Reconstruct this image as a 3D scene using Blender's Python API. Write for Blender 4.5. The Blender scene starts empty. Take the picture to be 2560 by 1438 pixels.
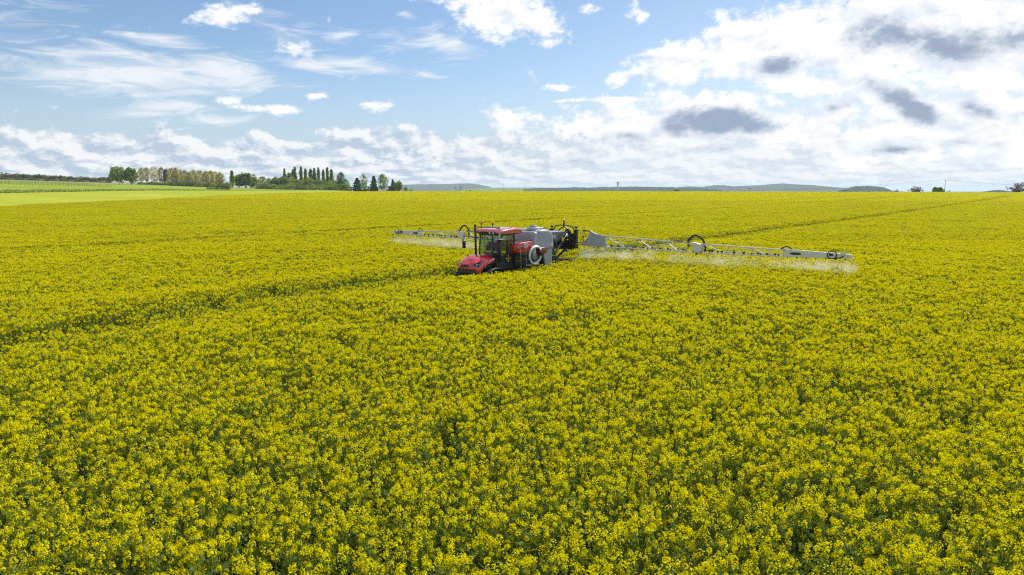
import bpy, bmesh, math, random
import numpy as np
from mathutils import Vector, Matrix
random.seed(7)
RNG = np.random.default_rng(11)
scene = bpy.context.scene
COL = scene.collection
R = math.radians

# ------------------------------------------------------------------ camera
FPX, HORIZON = 1795.0, 472.0          # focal length and horizon row of the 2560-wide photograph
CAM_Z, CROP_H = 5.75, 1.35
PITCH = math.atan((719 - HORIZON) / FPX)
cam_data = bpy.data.cameras.new("camera")
cam_data.sensor_width = 36.0
cam_data.lens = 36.0 * FPX / 2560.0
cam_data.clip_start = 0.1
cam_data.clip_end = 60000
cam = bpy.data.objects.new("camera", cam_data)
cam.location = (0, 0, CAM_Z)
cam.rotation_euler = (math.pi / 2 - PITCH, 0, 0)
COL.objects.link(cam)
scene.camera = cam

# ------------------------------------------------------------------ view + render
scene.render.engine = 'CYCLES'
scene.view_settings.view_transform = 'Standard'
scene.view_settings.look = 'None'
scene.view_settings.gamma = 1.0
scene.view_settings.use_curve_mapping = False
scene.view_settings.exposure = 0.22
cy = scene.cycles
cy.max_bounces = 8
cy.diffuse_bounces = 3
cy.glossy_bounces = 3
cy.transmission_bounces = 6
cy.transparent_max_bounces = 12
cy.volume_bounces = 1
cy.sample_clamp_indirect = 6.0
cy.use_denoising = False
cy.filter_width = 1.2
try:
    cy.denoiser = 'OPENIMAGEDENOISE'
    cy.denoising_input_passes = 'RGB_ALBEDO_NORMAL'
    cy.denoising_prefilter = 'ACCURATE'
except Exception:
    pass

# ------------------------------------------------------------------ sun
SUN_AZ, SUN_EL = 34.0, 47.0           # degrees right of the view direction, degrees up
sun_data = bpy.data.lights.new("sun", 'SUN')
sun_data.energy = 4.8
sun_data.angle = R(1.5)
sun_data.color = (1.0, 0.955, 0.88)
sun = bpy.data.objects.new("sun", sun_data)
sd = Vector((math.sin(R(SUN_AZ)) * math.cos(R(SUN_EL)), math.cos(R(SUN_AZ)) * math.cos(R(SUN_EL)), math.sin(R(SUN_EL))))
sun.rotation_euler = sd.to_track_quat('Z', 'Y').to_euler()
sun.location = (60, 80, 90)
COL.objects.link(sun)

# ------------------------------------------------------------------ world: clear sky with clouds
world = bpy.data.worlds.new("World")
scene.world = world
world.use_nodes = True
WT = world.node_tree
WT.nodes.clear()


class S:
    """A float socket with arithmetic (builds Math nodes)."""
    tree = WT

    def __init__(self, sock): self.s = sock

    @classmethod
    def math(cls, op, *args, clamp=False):
        n = cls.tree.nodes.new('ShaderNodeMath'); n.operation = op; n.use_clamp = clamp
        for i, a in enumerate(args):
            if isinstance(a, S): cls.tree.links.new(a.s, n.inputs[i])
            else: n.inputs[i].default_value = float(a)
        return S(n.outputs[0])

    def __add__(self, o): return S.math('ADD', self, o)
    def __radd__(self, o): return S.math('ADD', o, self)
    def __sub__(self, o): return S.math('SUBTRACT', self, o)
    def __rsub__(self, o): return S.math('SUBTRACT', o, self)
    def __mul__(self, o): return S.math('MULTIPLY', self, o)
    def __rmul__(self, o): return S.math('MULTIPLY', o, self)
    def __truediv__(self, o): return S.math('DIVIDE', self, o)


def smooth(x, a, b, lo=0.0, hi=1.0):
    n = S.tree.nodes.new('ShaderNodeMapRange'); n.interpolation_type = 'SMOOTHSTEP'
    S.tree.links.new(x.s, n.inputs[0])
    for i, v in enumerate((a, b, lo, hi)): n.inputs[i + 1].default_value = v
    return S(n.outputs[0])


def vec(x, y, z=0.0):
    n = S.tree.nodes.new('ShaderNodeCombineXYZ')
    for i, a in enumerate((x, y, z)):
        if isinstance(a, S): S.tree.links.new(a.s, n.inputs[i])
        else: n.inputs[i].default_value = a
    return n.outputs[0]


def noise(v, scale, detail=6, rough=0.55, dist=0.0):
    n = S.tree.nodes.new('ShaderNodeTexNoise'); n.noise_dimensions = '2D'
    n.inputs['Scale'].default_value = scale; n.inputs['Detail'].default_value = detail
    n.inputs['Roughness'].default_value = rough; n.inputs['Distortion'].default_value = dist
    S.tree.links.new(v, n.inputs['Vector'])
    return S(n.outputs['Fac'])


def mixc(f, a, b):
    n = S.tree.nodes.new('ShaderNodeMix'); n.data_type = 'RGBA'; n.clamp_factor = True
    S.tree.links.new(f.s, n.inputs[0])
    for s, c in ((n.inputs[6], a), (n.inputs[7], b)):
        if isinstance(c, tuple): s.default_value = (*c, 1)
        else: S.tree.links.new(c, s)
    return n.outputs[2]


def px_dir(px, py):
    """azimuth and elevation (degrees) of a direction seen in the photograph."""
    x, y = (px - 1280) / FPX, -(py - 719) / FPX
    c, s = math.cos(PITCH), math.sin(PITCH)
    d = Vector((x, c + s * y, -s + c * y)).normalized()
    return math.degrees(math.atan2(d.x, d.y)), math.degrees(math.asin(d.z))


def blobs(V, lst):
    """max over ellipses (px, py, rx_px, ry_px, rot_deg, weight) laid on the sky by azimuth and elevation."""
    acc = None
    for (px, py, rx, ry, rot, w) in lst:
        a, e = px_dir(px, py)
        m = S.tree.nodes.new('ShaderNodeMapping'); m.vector_type = 'TEXTURE'
        k = math.degrees(1 / FPX)
        m.inputs['Location'].default_value = (a, e, 0)
        m.inputs['Rotation'].default_value = (0, 0, R(rot))
        m.inputs['Scale'].default_value = (rx * k, ry * k, 1)
        S.tree.links.new(V, m.inputs['Vector'])
        l = S.tree.nodes.new('ShaderNodeVectorMath'); l.operation = 'LENGTH'
        S.tree.links.new(m.outputs[0], l.inputs[0])
        v = S.math('MULTIPLY_ADD', S(l.outputs['Value']), -w, w)
        acc = v if acc is None else S.math('MAXIMUM', acc, v)
    return S.math('MAXIMUM', acc, -1.0)


SKY_STRENGTH = 0.098
sky = WT.nodes.new('ShaderNodeTexSky')
sky.sky_type = 'NISHITA'
sky.sun_disc = False
sky.sun_elevation = R(SUN_EL)
sky.sun_rotation = R(SUN_AZ)
sky.altitude = 200
sky.air_density = 1.0
sky.dust_density = 0.3
sky.ozone_density = 4.0
tc = WT.nodes.new('ShaderNodeTexCoord')
sep = WT.nodes.new('ShaderNodeSeparateXYZ')
WT.links.new(tc.outputs['Generated'], sep.inputs[0])
DX, DY, DZ = (S(sep.outputs[i]) for i in range(3))
AZ = S.math('ARCTAN2', DX, DY) * 57.29578
EL = S.math('ARCSINE', DZ) * 57.29578
V = vec(AZ, EL)
Vc = vec(AZ, EL * 1.55)                                  # cumulus noise space
Vo = vec(AZ + 0.55, EL * 1.55 + 0.75)                    # the same, a step towards the sun
n1 = noise(Vc, 0.30, 9, 0.58, 0.0)
n1o = noise(Vo, 0.30, 5, 0.55, 0.0)
n2 = noise(Vc, 1.05, 7, 0.62, 0.0)
# wisps: long streaks
Vw = vec(AZ * 0.32 + EL * 0.12, EL * 1.5 - AZ * 0.10)
nw = noise(Vw, 0.75, 8, 0.62, 0.7)
# clouds beyond the photograph's edges go on as a broken cumulus cover
nb = noise(V, 0.055, 3, 0.5, 0.0)
outside = S.math('MAXIMUM', smooth(S.math('ABSOLUTE', AZ), 36, 46), smooth(EL, 14.5, 19))
above = smooth(EL, -0.5, 0.5)
generic = (smooth(nb, 0.42, 0.62, -0.6, 0.75)) * outside - (1 - outside) * 1.0

CUM = [  # the big clouds of the right half and the top
    (1230, 20, 200, 70, -14, 1.15), (1340, 45, 75, 42, -20, 0.9), (1470, 18, 38, 26, 20, .75), (1590, 30, 38, 26, -20, .75), (1360, 110, 42, 22, 0, .7),
    (1700, 165, 135, 62, 8, 1.1), (1850, 120, 190, 90, 12, 1.25), (2050, 90, 260, 105, 8, 1.4), (2300, 80, 330, 130, 0, 1.6), (2520, 110, 220, 140, 0, 1.5), (2120, 205, 120, 40, -6, .9), (1950, 190, 170, 50, -8, 1.2),
    (1700, 290, 130, 75, 0, 1.2), (1820, 285, 190, 75, -4, 1.4), (1560, 300, 210, 55, -2, 1.05), (1330, 300, 150, 34, 0, .85), (1400, 219, 55, 12, 0, .8), (1545, 195, 36, 20, 10, .7), (1960, 320, 160, 60, 0, 1.0), (1540, 250, 260, 9, 0, .7),
    (2250, 255, 150, 62, -18, 1.2), (2090, 275, 110, 46, 0, 1.0), (2440, 280, 150, 60, -8, 1.1), (2350, 330, 240, 50, 0, 1.15), (2250, 375, 180, 40, 0, 1.1), (2120, 410, 60, 18, 0, .9), (2480, 370, 200, 46, 0, 1.0),
    (740, 122, 52, 22, 0, .95), (930, 264, 50, 17, 4, .85), (560, 33, 75, 26, 12, .85), (660, 272, 90, 13, 0, .8), (560, 250, 46, 14, 0, .7), (780, 238, 42, 10, 0, .6)]
CIR = [  # thin high wisps of the left half
    (330, 185, 330, 72, -3, .95), (560, 185, 170, 55, 0, 1.05), (430, 265, 170, 34, 8, .85), (240, 160, 200, 40, 0, .7), (120, 170, 150, 30, 0, .55), (400, 100, 150, 26, -8, .7), (330, 85, 60, 20, -14, .7),
    (760, 160, 170, 26, -5, .8), (900, 165, 210, 26, -6, .75), (700, 70, 120, 45, -10, .45), (1120, 115, 110, 45, -8, .75), (960, 90, 190, 40, -8, .4), (860, 85, 80, 14, 8, .6), (1020, 40, 40, 12, -8, .6), (520, 300, 110, 20, 0, .6), (1060, 185, 60, 12, -10, .6), (30, 60, 170, 90, 0, .25)]
DARK = [  # shaded bodies of the nearer clouds
    (1785, 304, 190, 48, 0, 1.6), (1700, 318, 90, 24, 0, 1.3), (1885, 316, 95, 28, 0, 1.4), (1940, 168, 76, 38, 0, 1.25), (2250, 90, 150, 60, -12, 1.2), (2350, 120, 150, 52, -14, 1.1), (2270, 262, 125, 36, -32, 1.45), (2085, 270, 62, 22, 10, .9),
    (2430, 270, 90, 26, -20, .8), (2240, 375, 110, 18, 4, 1.0), (2400, 355, 100, 18, -4, .85), (1440, 402, 70, 18, 0, .9), (1570, 340, 85, 22, -4, .8), (2540, 100, 90, 60, 0, .75), (1800, 372, 60, 16, 0, .7), (1290, 410, 50, 18, 0, .6), (2000, 330, 40, 14, 0, .4)]
cb = S.math('MAXIMUM', blobs(V, CUM), generic)
cum = smooth(cb * 0.85 + (n1 - 0.5) * 1.7 + (n2 - 0.5) * 0.95, 0.03, 0.58)
# the bank of cumulus low over the horizon, all round
bank_top = 4.5 + smooth(AZ, -22, -8) * 0.9 + smooth(AZ, -6, 14) * 1.3
bank = smooth(EL / bank_top, 0.55, 1.15, 0.62, -0.45)
ELb = S.math('LOGARITHM', S.math('MAXIMUM', EL + 1.2, 0.2), math.e) * 7.5
nbk = noise(vec(AZ, ELb), 0.34, 9, 0.60, 0.0)
nbko = noise(vec(AZ + 0.40, ELb + 0.75), 0.34, 6, 0.58, 0.0)
bankc = smooth(bank + (nbk - 0.5) * 2.3 + (n1 - 0.5) * 1.1, -0.02, 0.38) * 0.95
wis = smooth(blobs(V, CIR) * 0.95 + (nw - 0.5) * 1.7, 0.04, 0.90) * 0.92
dk = smooth(blobs(V, DARK) * 0.75 + (n1 - 0.5) * 1.25 + (n2 - 0.5) * 0.6, -0.08, 0.85)
veil = smooth(AZ, -14, 34) * smooth(EL, 22, 2) * 0.6
lit_c = S.math('MULTIPLY_ADD', n1 - n1o, 3.4, 0.80, clamp=True)
lit_b = S.math('MULTIPLY_ADD', nbk - nbko, 5.0, 0.55, clamp=True)
WHITE, GREY, BGREY, DGREY = (9.6, 9.6, 9.6), (6.6, 7.2, 8.0), (4.4, 5.3, 6.6), (2.7, 3.5, 4.8)
c = mixc(smooth(EL, 10, 0.5) * 0.88, sky.outputs[0], (4.7, 5.8, 7.1))
c = mixc(veil, c, (7.4, 8.1, 8.8))
c = mixc(wis * above, c, (7.9, 8.2, 8.6))
c = mixc(bankc * above, c, mixc(lit_b, mixc(smooth(AZ, -12, 14), BGREY, (6.3, 6.9, 7.7)), (8.4, 8.5, 8.6)))
c = mixc(cum * above, c, mixc(lit_c, GREY, WHITE))
c = mixc(dk * above * 0.95, c, mixc(smooth(dk, 0.2, 1.0), (5.6, 6.3, 7.4), DGREY))
bg = WT.nodes.new('ShaderNodeBackground')
bg.inputs['Strength'].default_value = SKY_STRENGTH
world.cycles.sampling_method = 'MANUAL'
world.cycles.sample_map_resolution = 2048
wo = WT.nodes.new('ShaderNodeOutputWorld')
WT.links.new(c, bg.inputs['Color'])
WT.links.new(bg.outputs[0], wo.inputs['Surface'])

# ------------------------------------------------------------------ helpers
def tag(o, label=None, cat=None, group=None, kind=None):
    if label: o['label'] = label
    if cat: o['category'] = cat
    if group: o['group'] = group
    if kind: o['kind'] = kind
    return o


def link(name, me, parent=None, loc=None):
    o = bpy.data.objects.new(name, me)
    COL.objects.link(o)
    if parent is not None: o.parent = parent
    if loc is not None: o.location = loc
    return o


def empty(name, loc=(0, 0, 0), rz=0.0):
    o = link(name, None, None, loc); o.rotation_euler = (0, 0, rz); o.empty_display_size = 0.3
    return o


def mesh_np(name, v, f, mats=(), mi=None, smooth_=False):
    """fast mesh from numpy arrays of vertices and equal-sized faces."""
    v = np.asarray(v, np.float32); f = np.asarray(f, np.int32)
    me = bpy.data.meshes.new(name)
    me.vertices.add(len(v)); me.vertices.foreach_set('co', v.ravel())
    k = f.shape[1]
    me.loops.add(f.size); me.loops.foreach_set('vertex_index', f.ravel())
    me.polygons.add(len(f)); me.polygons.foreach_set('loop_start', np.arange(0, f.size, k, dtype=np.int32))
    for m in mats: me.materials.append(m)
    if mi is not None: me.polygons.foreach_set('material_index', np.asarray(mi, np.int32))
    if smooth_: me.polygons.foreach_set('use_smooth', np.ones(len(f), bool))
    me.update(calc_edges=True)
    return me


class MB:
    """collects shapes, then makes one mesh object."""
    def __init__(self): self.v = []; self.f = []; self.sm = []

    def add(self, vs, fs, smooth_=False):
        b = len(self.v); self.v += [tuple(p) for p in vs]
        self.f += [tuple(i + b for i in q) for q in fs]; self.sm += [smooth_] * len(fs)
        return self

    def box(self, x0, x1, y0, y1, z0, z1, bev=0.0):
        if bev <= 0:
            vs = [(x, y, z) for x in (x0, x1) for y in (y0, y1) for z in (z0, z1)]
            return self.add(vs, [(0, 1, 3, 2), (4, 6, 7, 5), (0, 4, 5, 1), (2, 3, 7, 6), (0, 2, 6, 4), (1, 5, 7, 3)])
        bm = bmesh.new()
        bmesh.ops.create_cube(bm, size=1)
        for q in bm.verts: q.co = Vector(((x0 + x1) / 2 + q.co.x * (x1 - x0), (y0 + y1) / 2 + q.co.y * (y1 - y0), (z0 + z1) / 2 + q.co.z * (z1 - z0)))
        bmesh.ops.bevel(bm, geom=bm.edges[:], offset=bev, segments=2, affect='EDGES', profile=0.6)
        return self.bm(bm)

    def bm(self, bm, smooth_=False):
        bm.verts.index_update()
        self.add([q.co[:] for q in bm.verts], [[q.index for q in f.verts] for f in bm.faces], smooth_)
        bm.free()
        return self

    def tube(self, pts, r, n=8, caps=True, r2=None, sq=False):
        P = [Vector(p) for p in pts]; m = len(P); vs = []
        prev = None
        for i, p in enumerate(P):
            t = (P[min(i + 1, m - 1)] - P[max(i - 1, 0)]).normalized()
            if prev is None:
                a = t.orthogonal().normalized() if abs(t.z) > 0.9 else t.cross(Vector((0, 0, 1))).normalized()
            else:
                a = (prev - t * prev.dot(t)).normalized()
            prev = a; b = t.cross(a)
            rr = r if r2 is None else r + (r2 - r) * i / max(1, m - 1)
            off = math.pi / 4 if sq else 0
            for k in range(n):
                th = 2 * math.pi * k / n + off
                vs.append(p + (a * math.cos(th) + b * math.sin(th)) * rr)
        fs = [(i * n + k, i * n + (k + 1) % n, (i + 1) * n + (k + 1) % n, (i + 1) * n + k) for i in range(m - 1) for k in range(n)]
        if caps: fs += [tuple(range(n))[::-1], tuple(range((m - 1) * n, m * n))]
        return self.add(vs, fs, not sq and n > 5)

    def bar(self, a, b, w=0.05): return self.tube([a, b], w * 0.7071, 4, sq=True)

    def prism(self, poly, d0, d1, axis='y'):
        """poly in the plane across the axis: (x,z) for y, (y,z) for x, (x,y) for z."""
        def pt(p, d): return (p[0], d, p[1]) if axis == 'y' else (d, p[0], p[1]) if axis == 'x' else (p[0], p[1], d)
        n = len(poly)
        vs = [pt(p, d0) for p in poly] + [pt(p, d1) for p in poly]
        return self.add(vs, [tuple(range(n)), tuple(range(n, 2 * n))[::-1]] + [(i, (i + 1) % n + n * 0, (i + 1) % n + n, i + n) for i in range(n)])

    def loft(self, secs, close=True, caps=True, smooth_=True):
        n = len(secs[0]); vs = [p for s in secs for p in s]; k = n if close else n - 1
        fs = [(i * n + j, i * n + (j + 1) % n, (i + 1) * n + (j + 1) % n, (i + 1) * n + j) for i in range(len(secs) - 1) for j in range(k)]
        if caps: fs += [tuple(range(n))[::-1], tuple(range((len(secs) - 1) * n, len(secs) * n))]
        return self.add(vs, fs, smooth_)

    def lathe(self, prof, c, axis='z', n=24):
        secs = []
        for r, d in prof:
            s = []
            for k in range(n):
                t = 2 * math.pi * k / n; a, b = r * math.cos(t), r * math.sin(t)
                s.append((c[0] + a, c[1] + b, c[2] + d) if axis == 'z' else (c[0] + a, c[1] + d, c[2] + b) if axis == 'y' else (c[0] + d, c[1] + a, c[2] + b))
            secs.append(s)
        return self.loft(secs)

    def build(self, name, mat, parent=None, bev=0.0):
        me = bpy.data.meshes.new(name)
        me.from_pydata(self.v, [], self.f)
        me.polygons.foreach_set('use_smooth', self.sm)
        bm = bmesh.new(); bm.from_mesh(me)
        bmesh.ops.recalc_face_normals(bm, faces=bm.faces[:])
        bm.to_mesh(me); bm.free()
        me.materials.append(mat)
        o = link(name, me, parent)
        if bev > 0:
            m = o.modifiers.new('bevel', 'BEVEL'); m.width = bev; m.segments = 2; m.limit_method = 'ANGLE'; m.angle_limit = R(35)
        return o


def arc(c, r, a0, a1, n, plane='xz', r2=None):
    out = []
    for i in range(n + 1):
        t = R(a0 + (a1 - a0) * i / n); p, q = r * math.cos(t), (r2 or r) * math.sin(t)
        out.append((c[0] + p, c[1], c[2] + q) if plane == 'xz' else (c[0], c[1] + p, c[2] + q) if plane == 'yz' else (c[0] + p, c[1] + q, c[2]))
    return out


def spline(pts, n=6):
    """Catmull-Rom through the points."""
    P = [Vector(p) for p in pts]; P = [P[0] * 2 - P[1]] + P + [P[-1] * 2 - P[-2]]; out = []
    for i in range(1, len(P) - 2):
        a, b, c_, d = P[i - 1:i + 3]
        for k in range(n):
            t = k / n
            out.append(0.5 * ((2 * b) + (c_ - a) * t + (2 * a - 5 * b + 4 * c_ - d) * t * t + (3 * b - a - 3 * c_ + d) * t ** 3))
    return out + [P[-2]]


# ------------------------------------------------------------------ materials
def new_mat(name):
    m = bpy.data.materials.new(name); m.use_nodes = True
    return m, m.node_tree, m.node_tree.nodes['Principled BSDF']


def surf(name, col, rough=0.5, metal=0.0, var=0.08, scale=6.0, bump=0.0, coat=0.0, dirt=0.0, dirt_col=(0.16, 0.13, 0.07), spec=0.5):
    m, nt, b = new_mat(name)
    N = nt.nodes; L = nt.links
    tc_ = N.new('ShaderNodeTexCoord'); nz = N.new('ShaderNodeTexNoise')
    nz.inputs['Scale'].default_value = scale; nz.inputs['Detail'].default_value = 6
    L.new(tc_.outputs['Object'], nz.inputs['Vector'])
    hsv = N.new('ShaderNodeMixRGB'); hsv.blend_type = 'MIX'
    hsv.inputs[1].default_value = (*[x * (1 - var) for x in col], 1); hsv.inputs[2].default_value = (*[min(1, x * (1 + var)) for x in col], 1)
    L.new(nz.outputs['Fac'], hsv.inputs[0])
    out = hsv.outputs[0]
    if dirt > 0:
        n2_ = N.new('ShaderNodeTexNoise'); n2_.inputs['Scale'].default_value = scale * 0.6; n2_.inputs['Detail'].default_value = 9; n2_.inputs['Roughness'].default_value = .7
        L.new(tc_.outputs['Object'], n2_.inputs['Vector'])
        rp = N.new('ShaderNodeMapRange'); rp.inputs[1].default_value = .42; rp.inputs[2].default_value = .75; rp.inputs[4].default_value = dirt
        L.new(n2_.outputs['Fac'], rp.inputs[0])
        mx = N.new('ShaderNodeMixRGB'); mx.inputs[2].default_value = (*dirt_col, 1)
        L.new(rp.outputs[0], mx.inputs[0]); L.new(out, mx.inputs[1]); out = mx.outputs[0]
    L.new(out, b.inputs['Base Color'])
    rr = N.new('ShaderNodeMapRange'); rr.inputs[3].default_value = max(0.02, rough - .08); rr.inputs[4].default_value = min(1, rough + .1)
    L.new(nz.outputs['Fac'], rr.inputs[0]); L.new(rr.outputs[0], b.inputs['Roughness'])
    b.inputs['Metallic'].default_value = metal
    b.inputs['Specular IOR Level'].default_value = spec
    b.inputs['Coat Weight'].default_value = coat; b.inputs['Coat Roughness'].default_value = .08; b.inputs['Coat IOR'].default_value = 1.7
    if bump > 0:
        bp = N.new('ShaderNodeBump'); bp.inputs['Strength'].default_value = bump; bp.inputs['Distance'].default_value = .02
        L.new(nz.outputs['Fac'], bp.inputs['Height']); L.new(bp.outputs[0], b.inputs['Normal'])
    return m


def leaf_mat(name, c1, c2, trans=0.4, tcol=None, rough=0.6):
    """thin leaf: diffuse and translucent, colour varying between leaves clumps and plants."""
    m = bpy.data.materials.new(name); m.use_nodes = True; nt = m.node_tree; nt.nodes.clear()
    N = nt.nodes; L = nt.links
    geo = N.new('ShaderNodeNewGeometry'); oi = N.new('ShaderNodeObjectInfo')
    ad = N.new('ShaderNodeMath'); ad.operation = 'ADD'
    L.new(geo.outputs['Random Per Island'], ad.inputs[0]); L.new(oi.outputs['Random'], ad.inputs[1])
    hf = N.new('ShaderNodeMath'); hf.operation = 'MULTIPLY'; hf.inputs[1].default_value = .5
    L.new(ad.outputs[0], hf.inputs[0])
    mx = N.new('ShaderNodeMixRGB'); mx.inputs[1].default_value = (*c1, 1); mx.inputs[2].default_value = (*c2, 1)
    L.new(hf.outputs[0], mx.inputs[0])
    d = N.new('ShaderNodeBsdfDiffuse'); t = N.new('ShaderNodeBsdfTranslucent'); ms = N.new('ShaderNodeMixShader')
    ms.inputs[0].default_value = trans
    L.new(mx.outputs[0], d.inputs['Color'])
    if tcol:
        mt = N.new('ShaderNodeMixRGB'); mt.blend_type = 'MULTIPLY'; mt.inputs[0].default_value = 1; mt.inputs[2].default_value = (*tcol, 1)
        L.new(mx.outputs[0], mt.inputs[1]); L.new(mt.outputs[0], t.inputs['Color'])
    else: L.new(mx.outputs[0], t.inputs['Color'])
    o = N.new('ShaderNodeOutputMaterial')
    L.new(d.outputs[0], ms.inputs[1]); L.new(t.outputs[0], ms.inputs[2]); L.new(ms.outputs[0], o.inputs['Surface'])
    return m


def ground_mat(name, stops, scale=0.05, fine=1.2, rough=0.95, stretch=(1, 1, 1), bump=0.3):
    m, nt, b = new_mat(name); N = nt.nodes; L = nt.links
    tc_ = N.new('ShaderNodeTexCoord'); mp = N.new('ShaderNodeMapping'); mp.inputs['Scale'].default_value = stretch
    L.new(tc_.outputs['Object'], mp.inputs[0])
    a = N.new('ShaderNodeTexNoise'); a.inputs['Scale'].default_value = scale; a.inputs['Detail'].default_value = 8; a.inputs['Roughness'].default_value = .6
    f = N.new('ShaderNodeTexNoise'); f.inputs['Scale'].default_value = fine; f.inputs['Detail'].default_value = 5
    L.new(mp.outputs[0], a.inputs['Vector']); L.new(mp.outputs[0], f.inputs['Vector'])
    mm = N.new('ShaderNodeMath'); mm.operation = 'MULTIPLY_ADD'; mm.inputs[1].default_value = .45
    mh = N.new('ShaderNodeMath'); mh.operation = 'MULTIPLY'; mh.inputs[1].default_value = .55
    L.new(a.outputs['Fac'], mh.inputs[0]); L.new(f.outputs['Fac'], mm.inputs[0]); L.new(mh.outputs[0], mm.inputs[2])
    cr = N.new('ShaderNodeValToRGB')
    els = cr.color_ramp.elements
    while len(els) < len(stops): els.new(.5)
    for e, (p, cc) in zip(els, stops): e.position = p; e.color = (*cc, 1)
    L.new(mm.outputs[0], cr.inputs[0]); L.new(cr.outputs[0], b.inputs['Base Color'])
    b.inputs['Roughness'].default_value = rough; b.inputs['Specular IOR Level'].default_value = .0
    if bump:
        bp = N.new('ShaderNodeBump'); bp.inputs['Strength'].default_value = bump; bp.inputs['Distance'].default_value = .15
        L.new(f.outputs['Fac'], bp.inputs['Height']); L.new(bp.outputs[0], b.inputs['Normal'])
    return m

# ------------------------------------------------------------------ terrain
PXC = np.array([0, 400, 700, 850, 1000, 1280, 1900, 2560.])      # bearings, as columns of the photograph
KD = np.array([[60, 90, 90, 90, 90, 90, 90, 90], [150, 230, 320, 400, 440, 450, 450, 450], [190, 270, 350, 425, 460, 470, 470, 470],
               [250, 350, 440, 450, 480, 490, 490, 490], [262, 365, 455, 462, 492, 500, 500, 500], [420, 450, 520, 520, 540, 540, 540, 540],
               [640, 580, 640, 640, 660, 660, 660, 660], [1000, 1000, 1000, 1000, 1000, 1000, 1000, 1000], [3000] * 8, [14000] * 8], float)
KZ = np.array([[0] * 8, [.8, 1.2, 2.45, 2.84, 2.93, 2.9, 2.65, 2.15], [2.79, 2.74, 4.1, 4.45, 2.9, 2.8, 2.5, 2.0],
               [4.2, 4.97, 4.5, 4.5, 2.8, 2.6, 2.3, 1.8], [4.75, 5.45, 4.65, 4.5, 2.7, 2.5, 2.2, 1.6], [8.3, 6.6, 4.9, 4.4, 2.4, 1.6, 1.4, .8],
               [13.5, 8.25, 5.05, 4.3, 2.0, -1, -1, -2], [20, 14.5, 6, -3, -12, -14, -14, -14], [30, 22, -8, -25, -25, -28, -28, -28], [35, -10, -40, -40, -40, -40, -40, -40]], float)
AMAX = math.atan(1280 / FPX)


def polar(x, y):
    x = np.asarray(x, float); y = np.asarray(y, float)
    a = np.arctan2(x, y); d = np.hypot(x, y); aa = np.minimum(np.abs(a), AMAX)
    px = 1280 + FPX * np.tan(np.clip(a, -AMAX, AMAX))
    t = np.clip((np.abs(a) - AMAX) / (math.pi - AMAX), 0, 1)                # round the back the two edge profiles meet
    px = np.where(a >= 0, px - t * 1280, px + t * 1280)
    return px, d * np.cos(aa)


def keys(px):
    return np.array([np.interp(px, PXC, KD[i]) for i in range(10)]), np.array([np.interp(px, PXC, KZ[i]) for i in range(10)])


def ground_z(x, y):
    px, ye = polar(x, y)
    shp = np.shape(px); px = np.ravel(px); ye = np.ravel(ye)
    D, Z = keys(px)
    z = np.zeros(len(px))
    t = np.clip((ye - D[0]) / (D[1] - D[0]), 0, 1)
    z = Z[1] * t ** 1.7
    for i in range(1, 9):
        s = np.clip((ye - D[i]) / (D[i + 1] - D[i]), 0, 1)
        z = z + np.where(ye > D[i], (Z[i + 1] - Z[i]) * s, 0)
    return z.reshape(shp) if shp else float(z[0])


def at_px(px, y):
    """ground point on the bearing of photo column px, y metres ahead."""
    x = (px - 1280) / FPX * y
    return Vector((x, y, float(ground_z(x, y))))


def top_h(px, y, py):
    """height above the ground there of what reaches photo row py."""
    return CAM_Z + (HORIZON - py) / FPX * y - float(ground_z((px - 1280) / FPX * y, y))


angs = np.concatenate([np.linspace(-math.pi, -AMAX - .02, 24, endpoint=False), np.linspace(-AMAX - .02, AMAX + .02, 130), np.linspace(AMAX + .02, math.pi, 25)[1:]])


def sector(name, k0, k1, n, mat, label=None, log=False, kind='structure'):
    """ring of ground between two key distances on every bearing."""
    rows = []
    for i in range(n + 1):
        t = i / n
        x = np.sin(angs); y = np.cos(angs)
        px, c = polar(x, y); D, _ = keys(px)
        d0 = np.zeros_like(px) + 0.01 if k0 < 0 else D[k0]
        d1 = D[k1]
        ye = d0 * (d1 / d0) ** t if log else d0 + (d1 - d0) * t
        d = ye / c
        rows.append(np.stack([x * d, y * d, ground_z(x * d, y * d)], 1))
    v = np.concatenate(rows); m = len(angs)
    f = [(i * m + j, i * m + j + 1, (i + 1) * m + j + 1, (i + 1) * m + j) for i in range(n) for j in range(m - 1)]
    o = link(name, mesh_np(name, v, f, [mat], smooth_=True))
    return tag(o, kind=kind)


M_soil = ground_mat('soil', [(.3, (.035, .04, .014)), (.55, (.06, .055, .025)), (.7, (.09, .075, .04))], .4, 4)
M_meadow = ground_mat('meadow_grass', [(.3, (.27, .31, .035)), (.5, (.33, .36, .04)), (.68, (.40, .42, .06))], .03, .9)
M_meadow2 = ground_mat('meadow_far_grass', [(.3, (.17, .235, .035)), (.5, (.235, .30, .045)), (.68, (.31, .36, .06))], .02, .7, stretch=(.25, 1, 1))
M_bank = ground_mat('bank_grass', [(.3, (.06, .11, .02)), (.5, (.12, .19, .03)), (.68, (.2, .27, .04))], .12, 1.5, stretch=(.4, 1, 1), bump=.8)


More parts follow.
